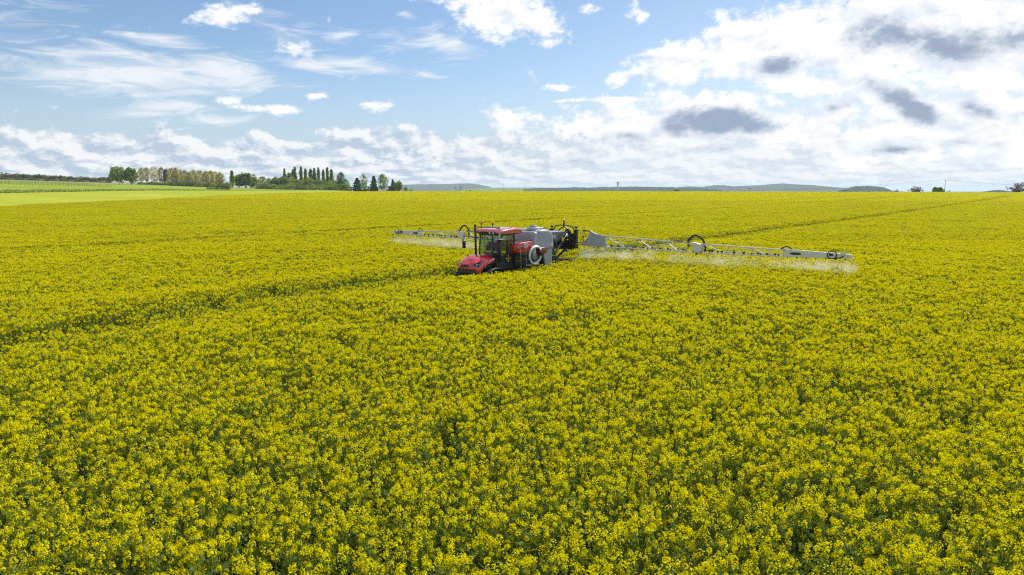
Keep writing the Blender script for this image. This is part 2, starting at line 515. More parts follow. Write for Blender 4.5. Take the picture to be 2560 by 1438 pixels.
def patchwork():
    m, nt, b = new_mat('far_farmland'); N = nt.nodes; L = nt.links
    tc_ = N.new('ShaderNodeTexCoord'); vo = N.new('ShaderNodeTexVoronoi'); vo.inputs['Scale'].default_value = .0022
    L.new(tc_.outputs['Object'], vo.inputs['Vector'])
    cr = N.new('ShaderNodeValToRGB'); cr.color_ramp.interpolation = 'CONSTANT'
    els = cr.color_ramp.elements
    st = [(0, (.10, .16, .04)), (.25, (.17, .21, .06)), (.45, (.22, .19, .10)), (.6, (.08, .14, .04)), (.8, (.26, .26, .08))]
    while len(els) < len(st): els.new(.5)
    for e, (p, cc) in zip(els, st): e.position = p; e.color = (*cc, 1)
    sp = N.new('ShaderNodeSeparateColor'); L.new(vo.outputs['Color'], sp.inputs[0]); L.new(sp.outputs[0], cr.inputs[0])
    L.new(cr.outputs[0], b.inputs['Base Color']); b.inputs['Roughness'].default_value = .95
    return m


sector('field_soil', -1, 1, 60, M_soil)
sector('meadow', 1, 3, 14, M_meadow)
sector('grass_bank', 3, 4, 4, M_bank)
sector('meadow_upper', 4, 6, 14, M_meadow2)
sector('ground', 6, 9, 34, patchwork(), log=True)

M_woods = ground_mat('far_woods', [(.3, (.03, .048, .028)), (.55, (.045, .066, .034)), (.7, (.065, .08, .045))], .01, .05)
M_hillfield = ground_mat('hill_fields', [(.3, (.10, .17, .05)), (.5, (.14, .22, .06)), (.7, (.2, .24, .08))], .003, .02)


def hill(name, D, pts, depth, mat, bump=0.0, step=2.0, seed=1):
    rg = np.random.default_rng(seed)
    px = np.arange(pts[0][0], pts[-1][0] + .1, step)
    py = np.interp(px, [p[0] for p in pts], [p[1] for p in pts])
    n = len(px)
    top = CAM_Z + (HORIZON - py) / FPX * D
    j = rg.uniform(0, 1, n); j = (j + np.roll(j, 1) * .5 + np.roll(j, 2) * .25) / 1.75
    top = top + (j - .45) * bump * D / FPX
    secs = []
    for fy, fz in ((-depth, 0), (-depth * .6, .45), (-depth * .25, .85), (-depth * .08, .97), (0, 1), (depth * .3, .9), (depth, 0)):
        y = np.full(n, D + fy) + rg.normal(0, depth * .01, n)
        z = -45 + (top + 45) * fz + (rg.uniform(-.5, .5, n) * bump * D / FPX * .8 if 0 < fz < 1 else 0)
        secs.append(np.stack([(px - 1280) / FPX * D, y, z], 1))
    v = np.concatenate(secs)
    f = [(i * n + k, i * n + k + 1, (i + 1) * n + k + 1, (i + 1) * n + k) for i in range(len(secs) - 1) for k in range(n - 1)]
    return tag(link(name, mesh_np(name, v, f, [mat])), kind='structure')


hill('hill_wooded', 7000, [(960, 466), (1000, 463.2), (1020, 462), (1060, 461.2), (1085, 460.6), (1130, 460.2), (1170, 458.6), (1190, 460), (1212, 464.6), (1222, 466), (1236, 472), (1250, 476)], 900, M_woods, .9, 1.2, 3)
hill('hill_low', 4500, [(1160, 474), (1200, 470.2), (1240, 469.4), (1335, 469.2), (1420, 470), (1500, 472)], 800, M_hillfield, .15, 3, 4)
hill('hill_villages', 3600, [(1310, 473), (1345, 470), (1370, 470.6), (1400, 469.6), (1440, 468.6), (1470, 469.4), (1500, 468), (1545, 467.8), (1580, 466.8), (1620, 467.6), (1680, 468.6), (1720, 470), (1780, 473)], 600, M_woods, 1.7, 1.6, 5)
hill('hill_long', 6000, [(1670, 473), (1700, 469), (1712, 466), (1735, 467), (1760, 467.6), (1785, 463.4), (1805, 463.4), (1822, 466.6), (1860, 464.8), (1900, 463), (1945, 459.2), (1985, 461.4), (2020, 463), (2050, 466.4), (2090, 469.8), (2140, 472), (2200, 476)], 900, M_woods, 1.0, 1.4, 6)
hill('hill_wood_edge', 3000, [(2105, 474), (2122, 470), (2131, 466), (2160, 465.4), (2190, 466.8), (2201, 469), (2208, 478)], 200, M_woods, 1.0, 1.4, 8)
hill('hill_mound', 2500, [(2452, 482), (2462, 477.8), (2475, 475.4), (2492, 475), (2504, 476.8), (2514, 482)], 150, M_woods, .5, 1.4, 9)

# ------------------------------------------------------------------ the sprayer's place and the tramlines
SP_O = Vector((4.078, 49.309, 0))                     # ground under the boom's middle
HEAD = Vector((-0.62007, -0.784546, 0)); LEFT = Vector((0.784546, -0.62007, 0))
MB_Z = 0.0


def to_mach(x, y):
    rx, ry = x - SP_O.x, y - SP_O.y
    return rx * HEAD.x + ry * HEAD.y, rx * LEFT.x + ry * LEFT.y


# ------------------------------------------------------------------ rapeseed crop
M_petal = leaf_mat('rapeseed_petals', (.84, .745, .002), (.92, .83, .003), .47)
M_bud = leaf_mat('rapeseed_buds', (.34, .38, .03), (.48, .46, .04), .3)
M_stem = leaf_mat('rapeseed_stems', (.19, .245, .025), (.31, .37, .04), .28)
M_rleaf = leaf_mat('rapeseed_leaves', (.10, .15, .045), (.175, .235, .06), .32)
CROP_MATS = [M_petal, M_bud, M_stem, M_rleaf]


def rand_dirs(n, rg):
    d = rg.normal(size=(n, 3)); return d / np.linalg.norm(d, axis=1, keepdims=True)


def quads(P, Nn, s, rg, aspect=1.0):
    """square leaf at every point P facing Nn."""
    n = len(P); t = rand_dirs(n, rg)
    t = np.cross(Nn, t); t /= np.linalg.norm(t, axis=1, keepdims=True) + 1e-9
    b = np.cross(Nn, t); s = np.broadcast_to(np.asarray(s, float), (n,))[:, None]
    t = t * s * aspect; b = b * s
    return np.stack([P - t - b, P + t - b, P + t + b, P - t + b], 1).reshape(-1, 3)


def stick(a, b, r):
    """three-sided thin stem, as quads."""
    a = np.asarray(a, float); b = np.asarray(b, float); d = b - a; d /= np.linalg.norm(d) + 1e-9
    u = np.cross(d, [.3, .7, .1]); u /= np.linalg.norm(u); w = np.cross(d, u); out = []
    c = [u * math.cos(t) + w * math.sin(t) for t in (0, 2.094, 4.189)]
    for k in range(3): out += [a + c[k] * r, a + c[(k + 1) % 3] * r, b + c[(k + 1) % 3] * r * .6, b + c[k] * r * .6]
    return np.array(out)


def flower_head(p, ax, size, rg, nfl):
    """raceme: open flowers in a loose ring and down the axis, buds in the middle."""
    n = nfl
    ph = rg.uniform(0, 2 * math.pi, n); t = rg.beta(1.2, 1.6, n)                 # 0 top .. 1 down the axis
    rad = size * (.42 + .62 * np.sin(np.clip(t * 1.9 + .35, 0, 3.0)) * rg.uniform(.75, 1.15, n))
    u = np.cross(ax, [.2, .9, .1]); u /= np.linalg.norm(u); w = np.cross(ax, u)
    rd = np.cos(ph)[:, None] * u + np.sin(ph)[:, None] * w
    P = p + rd * rad[:, None] - ax * (t * size * 2.1)[:, None]
    Nn = rd * .7 + ax * .55 + rg.normal(0, .35, (n, 3)); Nn /= np.linalg.norm(Nn, axis=1, keepdims=True)
    q = quads(P, Nn, rg.uniform(.0070, .0102, n) * (size / .040) ** .5, rg)
    nb_ = 4
    Pb = p + ax * size * .15 + rg.normal(0, size * .22, (nb_, 3))
    qb = quads(Pb, rand_dirs(nb_, rg), .007, rg)
    return q, qb


def plant(rg, cx=0.0, cy_=0.0, nfl=24, lod=0, bloom=1.0):
    """one plant: quads per material slot."""
    out = {0: [], 1: [], 2: [], 3: []}
    H = CROP_H * rg.uniform(.90, 1.06); base = np.array([cx, cy_, 0.0]); lean = rg.normal(0, .05, 2)
    top = base + [lean[0] * H, lean[1] * H, H]
    if lod < 2: out[2].append(stick(base, top - [0, 0, .05], .008))
    nbr = rg.integers(6, 9)
    tips = [(top, rg.uniform(.038, .052))]
    for _ in range(nbr):
        z0 = rg.uniform(.45, .78); a = rg.uniform(0, 6.283); l = rg.uniform(.07, .25)
        s = base + (top - base) * z0
        e = np.array([s[0] + math.cos(a) * l, s[1] + math.sin(a) * l, H * (1 - .36 * rg.uniform(0, 1) ** 1.5)])
        m = s + (e - s) * .45 + np.array([math.cos(a), math.sin(a), 0]) * .03
        if lod < 2: out[2] += [stick(s, m, .005), stick(m, e - [0, 0, .04], .0042)]
        tips.append((e, rg.uniform(.026, .044)))
    for e, sz in tips:
        ax = np.array([rg.normal(0, .12), rg.normal(0, .12), 1.0]); ax /= np.linalg.norm(ax)
        if lod < 2:
            q, qb = flower_head(e, ax, sz, rg, max(3, int(nfl * rg.uniform(.7, 1.3) * (1 if rg.uniform() < bloom else .2)))); out[0].append(q); out[1].append(qb)
        else:
            n = 5 if rg.uniform() < bloom else 1; P = e + rg.normal(0, sz * .8, (n, 3)); Nn = rand_dirs(n, rg); out[0].append(quads(P, Nn, sz * .335, rg))
            out[2].append(quads(e - [0, 0, .05] + rg.normal(0, sz, (3, 3)), rand_dirs(3, rg), sz * .34, rg))
        if lod < 2:                                                              # young pods and flower stalks under the head
            k = 9; t = rg.uniform(.09, .26, k); a = rg.uniform(0, 6.283, k)
            Pp = e - ax * t[:, None] + np.stack([np.cos(a), np.sin(a), np.zeros(k)], 1) * .022
            out[2].append(quads(Pp, rand_dirs(k, rg), rg.uniform(.004, .007, k), rg, 3.2))
    nl = 26 if lod < 2 else 8
    z = rg.uniform(.12, .80, nl) * H; a = rg.uniform(0, 6.283, nl); rr = rg.uniform(.03, .20, nl)
    P = np.stack([cx + np.cos(a) * rr, cy_ + np.sin(a) * rr, z], 1)
    Nn = rand_dirs(nl, rg) * .7 + [0, 0, .6]; Nn /= np.linalg.norm(Nn, axis=1, keepdims=True)
    out[3].append(quads(P, Nn, rg.uniform(.018, .042, nl) * (1 if lod < 2 else 1.9), rg, 1.5))
    return out


def crop_mesh(name, outs):
    vs = []; mi = []
    for o in outs:
        for k in range(4):
            for q in o[k]: vs.append(q); mi.append(np.full(len(q) // 4, k))
    v = np.concatenate(vs); f = np.arange(len(v)).reshape(-1, 4)
    return mesh_np(name, v, f, CROP_MATS, np.concatenate(mi))


crop_col = bpy.data.collections.new('crop_kinds')
NP_, NT, NF = 14, 6, 6
rg = np.random.default_rng(5)
for i in range(NP_):
    crop_col.objects.link(bpy.data.objects.new('a_plant_%02d' % i, crop_mesh('rapeseed_plant', [plant(rg, bloom=1.0 if i < 9 else .45)])))
for i in range(NT):                                   # square metre of plants
    crop_col.objects.link(bpy.data.objects.new('b_patch_%02d' % i, crop_mesh('rapeseed_patch', [plant(rg, *rg.uniform(-.6, .6, 2), 15, 1, .95 if i < 4 else .55) for _ in range(15)])))
for i in range(NF):                                   # far patch, 2.5 m
    crop_col.objects.link(bpy.data.objects.new('c_far_%02d' % i, crop_mesh('rapeseed_far', [plant(rg, *rg.uniform(-1.45, 1.45, 2), 8, 2, .95 if i < 4 else .6) for _ in range(90)])))

TRAMS = [(0.0, .95, .26), (-36.0, .95, .22), (36.0, .95, .24), (-53.0, .9, .16)]


def vnoise(x, y, s, seed=0):
    """smooth value noise, 0..1."""
    g = np.random.default_rng(seed).uniform(0, 1, (64, 64)); u = x / s; w = y / s
    i = np.floor(u).astype(int); j = np.floor(w).astype(int); a = u - i; b = w - j
    a = a * a * (3 - 2 * a); b = b * b * (3 - 2 * b)
    G = lambda p, q: g[p % 64, q % 64]
    return (G(i, j) * (1 - a) + G(i + 1, j) * a) * (1 - b) + (G(i, j + 1) * (1 - a) + G(i + 1, j + 1) * a) * b


def scatter(sp, y0, y1, margin=3.0, jit=.45):
    ys = np.arange(y0, y1, sp); pts = []
    for yy in ys:
        w = .735 * yy + margin; xs = np.arange(-w, w, sp)
        pts.append(np.stack([xs, np.full(len(xs), yy)], 1))
    p = np.concatenate(pts); p += RNG.uniform(-jit, jit, p.shape) * sp
    return p


def tram_dist(p):
    s, l = to_mach(p[:, 0], p[:, 1]); l = l - 1.55 * np.clip((s - 11) / 22, 0, 1.6) ** 2; best = np.full(len(p), 99.); intr = np.zeros(len(p), bool)
    for off, half, w in TRAMS:
        wob = (vnoise(s, s * 0 + off, 9.0, 3) - .5) * .25
        d = np.abs(l - off + wob); best = np.minimum(best, np.abs(d))
        ragged = w * np.clip(.25 + 1.5 * vnoise(p[:, 0], p[:, 1], 1.1, 4) * (.45 + .9 * vnoise(s, s * 0 + off + half, 4.5, 6)), .1, 1.3)
        intr |= np.abs(d - half) < ragged
    return best, intr, s, l


def in_field(p, slack=0.0):
    px, ye = polar(p[:, 0], p[:, 1]); D, _ = keys(px); return ye < D[1] - slack


NEAR, MID = 62.0, 235.0
P_all, I_all, S_all = [], [], []
# single plants: the near field and the strips beside the tramlines
pn = scatter(.262, 5.0, NEAR, 3.5)
pf = scatter(.30, NEAR, 330, 3.5)
pf = pf[tram_dist(pf)[0] < 3.2]
p = np.concatenate([pn, pf]); p = p[in_field(p)]
td, intr, s_, l_ = tram_dist(p)
ok = ~intr
under = (s_ > 1.9) & (s_ < 11.15) & (np.abs(l_) < 1.05)
ok &= ~under
bandp = np.where(s_ < 1, .38, .36) * np.clip((2.9 - np.abs(l_)) / 1.2, 0, 1) + .35 * np.clip((2.4 - np.abs(l_ + 36)) / 1.0, 0, 1)
ok &= RNG.uniform(0, 1, len(p)) > bandp * (.35 + .9 * vnoise(p[:, 0], p[:, 1], 2.5, 9))
thin = vnoise(p[:, 0], p[:, 1], 1.3, 8)
ok &= RNG.uniform(0, 1, len(p)) > np.where(thin > .82, .40, np.where(thin < .12, .15, 0))
p = p[ok]; s_, l_ = s_[ok], l_[ok]
sc = .93 + .17 * vnoise(p[:, 0], p[:, 1], 2.2, 1) * vnoise(p[:, 0], p[:, 1], 14, 2) ** .5 + RNG.normal(0, .03, len(p))
_, _, s_a, l_a = tram_dist(p)
sc *= np.where((np.abs(l_a) < .55) | (np.abs(l_a + 36) < .5), .89, 1.0)
sc *= 1 - np.where(s_a < 1, .07, .07) * np.clip((2.8 - np.abs(l_a)) / 1.2, 0, 1)
sc *= 1 - .19 * np.clip(1 - np.abs(s_a - 8.5) / 5.5, 0, 1) * np.clip((4.2 - np.abs(l_a - 1.2)) / 2.5, 0, 1)
sc *= np.where((s_a > 10.4) & (s_a < 12.6) & (np.abs(l_a) < 1.6), .86, 1.0)
def green_share(q):
    s_q, l_q = to_mach(q[:, 0], q[:, 1])
    return np.clip(.02 + .95 * (vnoise(s_q * .45, l_q, 5.0, 21) * .45 + vnoise(s_q * .2, l_q, 17.0, 22) * .35 + vnoise(s_q * .35, l_q, 41.0, 23) * .35) ** 2.4, 0, .85)
gr = RNG.uniform(0, 1, len(p)) < green_share(p)
P_all.append(p); I_all.append(np.where(gr, RNG.integers(9, NP_, len(p)), RNG.integers(0, 9, len(p)))); S_all.append(sc)
# square-metre patches
pm_ = scatter(.92, NEAR + .4, MID, 4.0); pm_ = pm_[in_field(pm_, .3)]; d_ = tram_dist(pm_)[0]; pm_ = pm_[d_ > 3.0]
P_all.append(pm_); I_all.append(NP_ + np.where(RNG.uniform(0, 1, len(pm_)) < green_share(pm_), RNG.integers(4, NT, len(pm_)), RNG.integers(0, 4, len(pm_)))); S_all.append(.94 + .15 * vnoise(pm_[:, 0], pm_[:, 1], 6, 1) + RNG.normal(0, .02, len(pm_)))
# far patches
pq = scatter(2.3, MID + .8, 470, 8.0); pq = pq[in_field(pq, .8)]; d_ = tram_dist(pq)[0]; pq = pq[(d_ > 3.3) | (pq[:, 1] > 328)]
P_all.append(pq); I_all.append(NP_ + NT + np.where(RNG.uniform(0, 1, len(pq)) < green_share(pq), RNG.integers(4, NF, len(pq)), RNG.integers(0, 4, len(pq)))); S_all.append(.95 + .15 * vnoise(pq[:, 0], pq[:, 1], 12, 1) + RNG.normal(0, .02, len(pq)))
P = np.concatenate(P_all); IDX = np.concatenate(I_all); SC = np.concatenate(S_all)
me = bpy.data.meshes.new('rapeseed_crop')
me.vertices.add(len(P)); me.vertices.foreach_set('co', np.stack([P[:, 0], P[:, 1], ground_z(P[:, 0], P[:, 1])], 1).astype(np.float32).ravel())
for nm, ty, ar in (('kind_index', 'INT', IDX.astype(np.int32)), ('size', 'FLOAT', SC.astype(np.float32))):
    me.attributes.new(nm, ty, 'POINT').data.foreach_set('value', ar)
rot = np.stack([RNG.normal(0, .05, len(P)), RNG.normal(0, .05, len(P)), RNG.uniform(0, 6.283, len(P))], 1)
rot[IDX >= NP_, :2] *= .1
me.attributes.new('turn', 'FLOAT_VECTOR', 'POINT').data.foreach_set('vector', rot.astype(np.float32).ravel())
crop = tag(link('rapeseed_crop', me), 'dense yellow flowering rapeseed crop filling the whole field', 'crop', kind='stuff')
gt = bpy.data.node_groups.new('crop_spread', 'GeometryNodeTree')
gt.interface.new_socket('Geometry', in_out='INPUT', socket_type='NodeSocketGeometry')
gt.interface.new_socket('Geometry', in_out='OUTPUT', socket_type='NodeSocketGeometry')
gi = gt.nodes.new('NodeGroupInput'); go = gt.nodes.new('NodeGroupOutput')
ip = gt.nodes.new('GeometryNodeInstanceOnPoints'); ci = gt.nodes.new('GeometryNodeCollectionInfo')
ci.inputs['Collection'].default_value = crop_col; ci.inputs['Separate Children'].default_value = True; ci.inputs['Reset Children'].default_value = True
ip.inputs['Pick Instance'].default_value = True
def attr(n_, ty):
    a = gt.nodes.new('GeometryNodeInputNamedAttribute'); a.data_type = ty; a.inputs['Name'].default_value = n_; return a.outputs['Attribute']
gt.links.new(gi.outputs[0], ip.inputs['Points']); gt.links.new(ci.outputs[0], ip.inputs['Instance'])
gt.links.new(attr('kind_index', 'INT'), ip.inputs['Instance Index']); gt.links.new(attr('size', 'FLOAT'), ip.inputs['Scale'])
e2r = gt.nodes.new('FunctionNodeEulerToRotation')
gt.links.new(attr('turn', 'FLOAT_VECTOR'), e2r.inputs[0]); gt.links.new(e2r.outputs[0], ip.inputs['Rotation'])
gt.links.new(ip.outputs[0], go.inputs[0])
crop.modifiers.new('spread', 'NODES').node_group = gt
print('CROP points', len(P), len(pn), len(pf), len(pm_), len(pq))

# ------------------------------------------------------------------ the sprayer
M_red = surf('red_paint', (.72, .012, .022), .28, 0, .06, 3, coat=.9, dirt=.10)
M_red2 = surf('red_plastic', (.56, .028, .018), .42, 0, .08, 4, coat=.3, dirt=.15)
M_dred = surf('dark_red_plastic', (.16, .008, .016), .3, 0, .06, 4, coat=.6)
M_roof = surf('red_roof_plastic', (.60, .060, .080), .26, 0, .05, 3, coat=1.0, dirt=.08, dirt_col=(.4, .3, .25))
M_black = surf('black_paint', (.016, .017, .019), .45, 0, .2, 8, dirt=.2)
M_plas = surf('black_plastic', (.022, .023, .025), .6, 0, .2, 8, bump=.1)
M_rub = surf('tyre_rubber', (.014, .014, .014), .85, 0, .2, 10, bump=.3, dirt=.15)
M_tank = surf('grey_tank_plastic', (.36, .39, .44), .36, 0, .05, 2.5, bump=.03, dirt=.08, dirt_col=(.25, .25, .22))
M_tank2 = surf('grey_tank_panel', (.24, .25, .26), .55, 0, .06, 3, bump=.05, dirt=.1, dirt_col=(.2, .2, .17))
M_boom = surf('boom_grey_paint', (.62, .645, .69), .38, .15, .07, 3, dirt=.25, dirt_col=(.34, .33, .28))
M_plate = surf('boom_plate_paint', (.40, .435, .49), .42, .1, .06, 2, dirt=.22, dirt_col=(.30, .30, .26))
M_steel = surf('bare_steel', (.45, .45, .46), .35, .9, .1, 6)
M_post = surf('grey_post_paint', (.42, .46, .50), .4, .2, .06, 5)
M_hose = surf('white_hose', (.70, .72, .70), .5, 0, .05, 5, dirt=.2, dirt_col=(.45, .42, .3))
M_amb = surf('amber_lens', (.95, .22, .01), .2, 0, .03, 4, coat=.5)
M_yel = surf('yellow_sticker', (.75, .50, .02), .5, 0, .08, 9)
M_white = surf('white_print', (.82, .82, .82), .5, 0, .02, 9)
M_blue = surf('blue_print', (.05, .06, .22), .5, 0, .02, 9)
M_lens = surf('dark_lamp_lens', (.010, .012, .018), .12, 0, .1, 9, coat=.6)
M_lamp = surf('clear_lamp', (.75, .75, .68), .15, .2, .05, 9, coat=.5)
M_seat = surf('seat_fabric', (.05, .05, .055), .9, 0, .2, 30)
M_glass = bpy.data.materials.new('tinted_glass'); M_glass.use_nodes = True
_nt = M_glass.node_tree; _nt.nodes.clear()
_t = _nt.nodes.new('ShaderNodeBsdfTransparent'); _t.inputs[0].default_value = (.76, .83, .76, 1)
_g = _nt.nodes.new('ShaderNodeBsdfGlossy'); _g.inputs['Roughness'].default_value = .03; _g.inputs[0].default_value = (.9, .95, 1, 1)
_f = _nt.nodes.new('ShaderNodeFresnel'); _f.inputs[0].default_value = 1.25
_m = _nt.nodes.new('ShaderNodeMixShader'); _o = _nt.nodes.new('ShaderNodeOutputMaterial')
_nt.links.new(_f.outputs[0], _m.inputs[0]); _nt.links.new(_t.outputs[0], _m.inputs[1]); _nt.links.new(_g.outputs[0], _m.inputs[2]); _nt.links.new(_m.outputs[0], _o.inputs[0])

SP = tag(empty('crop_sprayer', SP_O, math.atan2(HEAD.y, HEAD.x)), 'red and grey self-propelled crop sprayer with its wide boom unfolded over the rapeseed', 'sprayer')


def text(name, s, size, origin, parent, mat, ext=.003, shear=0.0, bold=.0):
    """lettering on a left-facing surface (reads from the left of the machine)."""
    cu = bpy.data.curves.new(name, 'FONT'); cu.body = s; cu.size = size; cu.extrude = ext; cu.align_x = 'CENTER'; cu.align_y = 'CENTER'; cu.shear = shear; cu.offset = bold
    tmp = bpy.data.objects.new('tmp', cu); COL.objects.link(tmp)
    me_ = bpy.data.meshes.new_from_object(tmp.evaluated_get(bpy.context.evaluated_depsgraph_get()))
    bpy.data.objects.remove(tmp)
    me_.transform(Matrix(((-1, 0, 0, origin[0]), (0, 0, 1, origin[1]), (0, 1, 0, origin[2]), (0, 0, 0, 1))))
    me_.materials.clear(); me_.materials.append(mat)
    return link(name, me_, parent)


# ---- bonnet: one lofted shell
HX = [9.12, 9.6, 10.0, 10.3, 10.5, 10.62, 10.78, 10.92, 11.04, 11.12, 11.17]
HT = [1.95, 1.95, 1.92, 1.87, 1.82, 1.78, 1.72, 1.655, 1.59, 1.535, 1.50]
HB = [1.50, 1.46, 1.40, 1.30, 1.06, .92, .94, 1.17, 1.19, 1.20, 1.21]
HS = lambda x: 9.12 + (x - 9.12) * .90
HW = [.70, .75, .79, .80, .80, .79, .755, .69, .59, .46, .33]


def hood(x, th, off=0.0):
    t, b, w = np.interp(x, HX, HT), np.interp(x, HX, HB), np.interp(x, HX, HW)
    c_, s_ = math.cos(th), math.sin(th)
    z0 = b + (t - b) * .0
    return (HS(x) + off * .6, (w + off) * math.copysign(abs(c_) ** .62, c_), z0 + (t + off - z0) * abs(s_) ** .60)


b = MB()
xs = np.concatenate([np.linspace(9.12, 10.3, 9), np.linspace(10.36, 11.17, 18)])
b.loft([[hood(x, math.pi * k / 30) for k in range(31)] for x in xs], close=False, caps=False)
b.add([hood(11.17, math.pi * k / 30) for k in range(31)], [tuple(range(31))], True)
bon = b.build('bonnet', M_red, SP)


def hood_patch(name, x0, x1, t0, t1, mat, parent, off=.012, tip=.6, slant=0.0, n=12):
    """eye-shaped panel lying on the bonnet skin."""
    m_ = MB(); secs = []
    for i in range(n + 1):
        u = i / n; hh = max(.02, math.sin(math.pi * min(1, u * .94 + .03)) ** tip)
        x = x0 + (x1 - x0) * u; tc0 = (t0 + t1) / 2 + slant * (u - .5); dt = (t1 - t0) / 2 * hh
        secs.append([hood(x, tc0 - dt + 2 * dt * k / 8, off) for k in range(9)])
    m_.loft(secs, close=False, caps=False)
    return m_.build(name, mat, parent)


for sgn in (1, -1):
    f0, f1 = (.26, .74) if sgn > 0 else (math.pi - .74, math.pi - .26)
    hl = hood_patch('headlight', 10.50, 11.06, f0, f1, M_lens, bon, .012, .5, -.16 * sgn)
    for x in (10.66, 10.84):
        p0 = hood(x, (f0 + f1) / 2, .016)
        MB().lathe([(.002, -.012), (.03, -.012), (.03, .012), (.002, .014)], p0, 'x', 12).build('lamp', M_steel, hl)
    # white swoosh and lettering low on the rear of the side panel
    b = MB(); y = .752 * sgn
    b.add([(9.62, y + .012 * sgn, 1.60), (9.34, y - .002 * sgn, 1.745), (9.28, y - .004 * sgn, 1.745), (9.50, y + .01 * sgn, 1.625), (9.24, y - .002 * sgn, 1.635), (9.24, y - .002 * sgn, 1.605)], [(0, 1, 2, 3), (0, 3, 4, 5)])
    b.build('swoosh_mark', M_white, bon)
text('lettering', 'F40', .13, (9.27, .758, 1.69), bon, M_white, .004, .2, .006)
# front badge: black eye with a silver oval, and the dark grille under the lip
b = MB(); ey = []
for k in range(25):
    a = 2 * math.pi * k / 24; ey.append((.40 * math.copysign(abs(math.cos(a)) ** 1.0, math.cos(a)), .075 * math.copysign(abs(math.sin(a)) ** 1.3, math.sin(a))))
def nose_x(y): return float(np.interp(abs(y), [.33, .46, .59, .69], [11.185, 11.135, 11.055, 10.94])) if abs(y) > .33 else 11.185
b.add([(HS(nose_x(y)) + .012, y, 1.375 + z) for y, z in ey[:-1]], [tuple(range(24))])
bd = b.build('badge_panel', M_lens, bon)
MB().lathe([(.002, .0), (1, .0), (1, .012), (.002, .016)], (0, 0, 0), 'x', 20).build('badge', M_steel, bon)
bb = bon.children[-1]; bb.scale = (1, .14, .055); bb.location = (HS(11.2) + .005, 0, 1.375)
MB().loft([[(HS(x), y, z) for y, z in ((-w, .98), (-w, 1.205), (w, 1.205), (w, .98))] for x, w in ((10.5, .76), (10.9, .68), (11.05, .52), (11.13, .34))], smooth_=False).build('grille', M_plas, bon)
for z in (1.05, 1.10): MB().tube([(HS(x_) + .01, y_, z) for x_, y_ in ((10.62, .765), (10.92, .70), (11.07, .54), (11.15, .30), (11.15, -.30), (11.07, -.54), (10.92, -.70))], .006, 5).build('grille_bar', M_steel, bon)
MB().tube([(10.14, .825, 1.55), (10.10, .85, 1.30), (10.10, .85, .95)], .012, 6).build('marker_rod', M_steel, bon)
MB().lathe([(.002, 0), (.035, 0), (.035, .06), (.07, .07), (.07, .12), (.002, .125)], (10.05, -.55, 1.86), 'z', 12).build('air_intake_cap', M_steel, bon)
# panel seam on the bonnet side
MB().tube([hood(x, .36 + (9.2 - x) * .0, .003) for x in np.linspace(9.2, 10.45, 12)], .006, 5).build('seam', M_black, bon)

# ---- chassis
b = MB()
b.box(1.9, 10.6, -.48, .48, .86, 1.12)
b.box(8.0, 10.2, -.62, .62, 1.1, 1.55)
b.box(3.2, 7.5, -.95, .95, 1.12, 1.5)
b.build('chassis', M_black, SP, .01)
b = MB(); b.box(7.35, 9.14, -.80, .86, 1.05, 1.80); b.box(8.6, 9.3, -.66, .66, 1.5, 1.9)
b.build('cab_base', M_plas, SP, .03)

# ---- wheels
for wx in (9.70, 2.6):
    for sy in (1, -1):
        w = empty('wheel'); w.parent = SP; w.location = (wx, sy * .98, .58); w.scale = (.725, 1, .725)
        tp = [(.48, -.16), (.62, -.19), (.75, -.17), (.80, -.10), (.80, .10), (.75, .17), (.62, .19), (.48, .16)]
        ty = MB(); ty.lathe(tp, (0, 0, 0), 'y', 36)
        for k in range(22):
            for s2 in (1, -1):
                a = 2 * math.pi * (k + .25 * s2) / 22; a2 = a + .14
                ty.tube([(.805 * math.cos(a), 0, .805 * math.sin(a)), (.80 * math.cos(a2), s2 * .16, .80 * math.sin(a2))], .022, 4)
        ty.build('tyre', M_rub, w)
        rm = MB(); rm.lathe([(.002, -.05 * sy), (.16, -.05 * sy), (.18, .02 * sy), (.40, .05 * sy), (.485, .15 * sy), (.485, -.15 * sy)], (0, 0, 0), 'y', 28)
        rm.build('rim', M_boom, w)
        MB().lathe([(.002, 0), (.11, 0), (.11, .12), (.002, .12)], (0, (.02 if sy > 0 else -.14), 0), 'y', 16).build('hub', M_black, w)
        if 1:
            fd = MB(); ring = [[(wx - .2 + r_ * 1.35 * math.cos(R(a)), sy * (.98 + o_), .52 + r_ * math.sin(R(a))) for r_, o_ in ((.66, -.26), (.70, -.26), (.70, .24), (.66, .24))] for a in range(10, 171, 10)]
            fd.loft(ring); fd.build('mudguard', M_plas, SP)

# ---- cab
cab = empty('cab'); cab.parent = SP
ZF, ZR = 1.80, 3.10
def post(x0, y0, x1, y1, w, name='pillar', z0=ZF, z1=ZR, mat=M_black):
    return MB().tube([(x0, y0, z0), (x1, y1, z1)], w, 4, sq=True).build(name, mat, cab, .01)
post(8.74, .80, 8.62, .80, .055); post(8.74, -.80, 8.62, -.80, .055)
post(7.42, .84, 7.46, .84, .065); post(7.42, -.84, 7.46, -.84, .065)
post(8.12, .86, 8.14, .85, .035); post(8.12, -.86, 8.14, -.85, .035)
for y in (-.83, .83):
    MB().bar((7.4, y, 3.07), (8.68, y * .97, 3.07), .10).build('roof_frame_bar', M_black, cab); MB().bar((7.4, y, 1.83), (8.74, y * .97, 1.83), .09).build('floor_frame_bar', M_black, cab)
MB().bar((8.64, -.8, 3.07), (8.64, .8, 3.07), .10).build('roof_frame_bar', M_black, cab); MB().bar((8.74, -.8, 1.84), (8.74, .8, 1.84), .08).build('floor_frame_bar', M_black, cab)
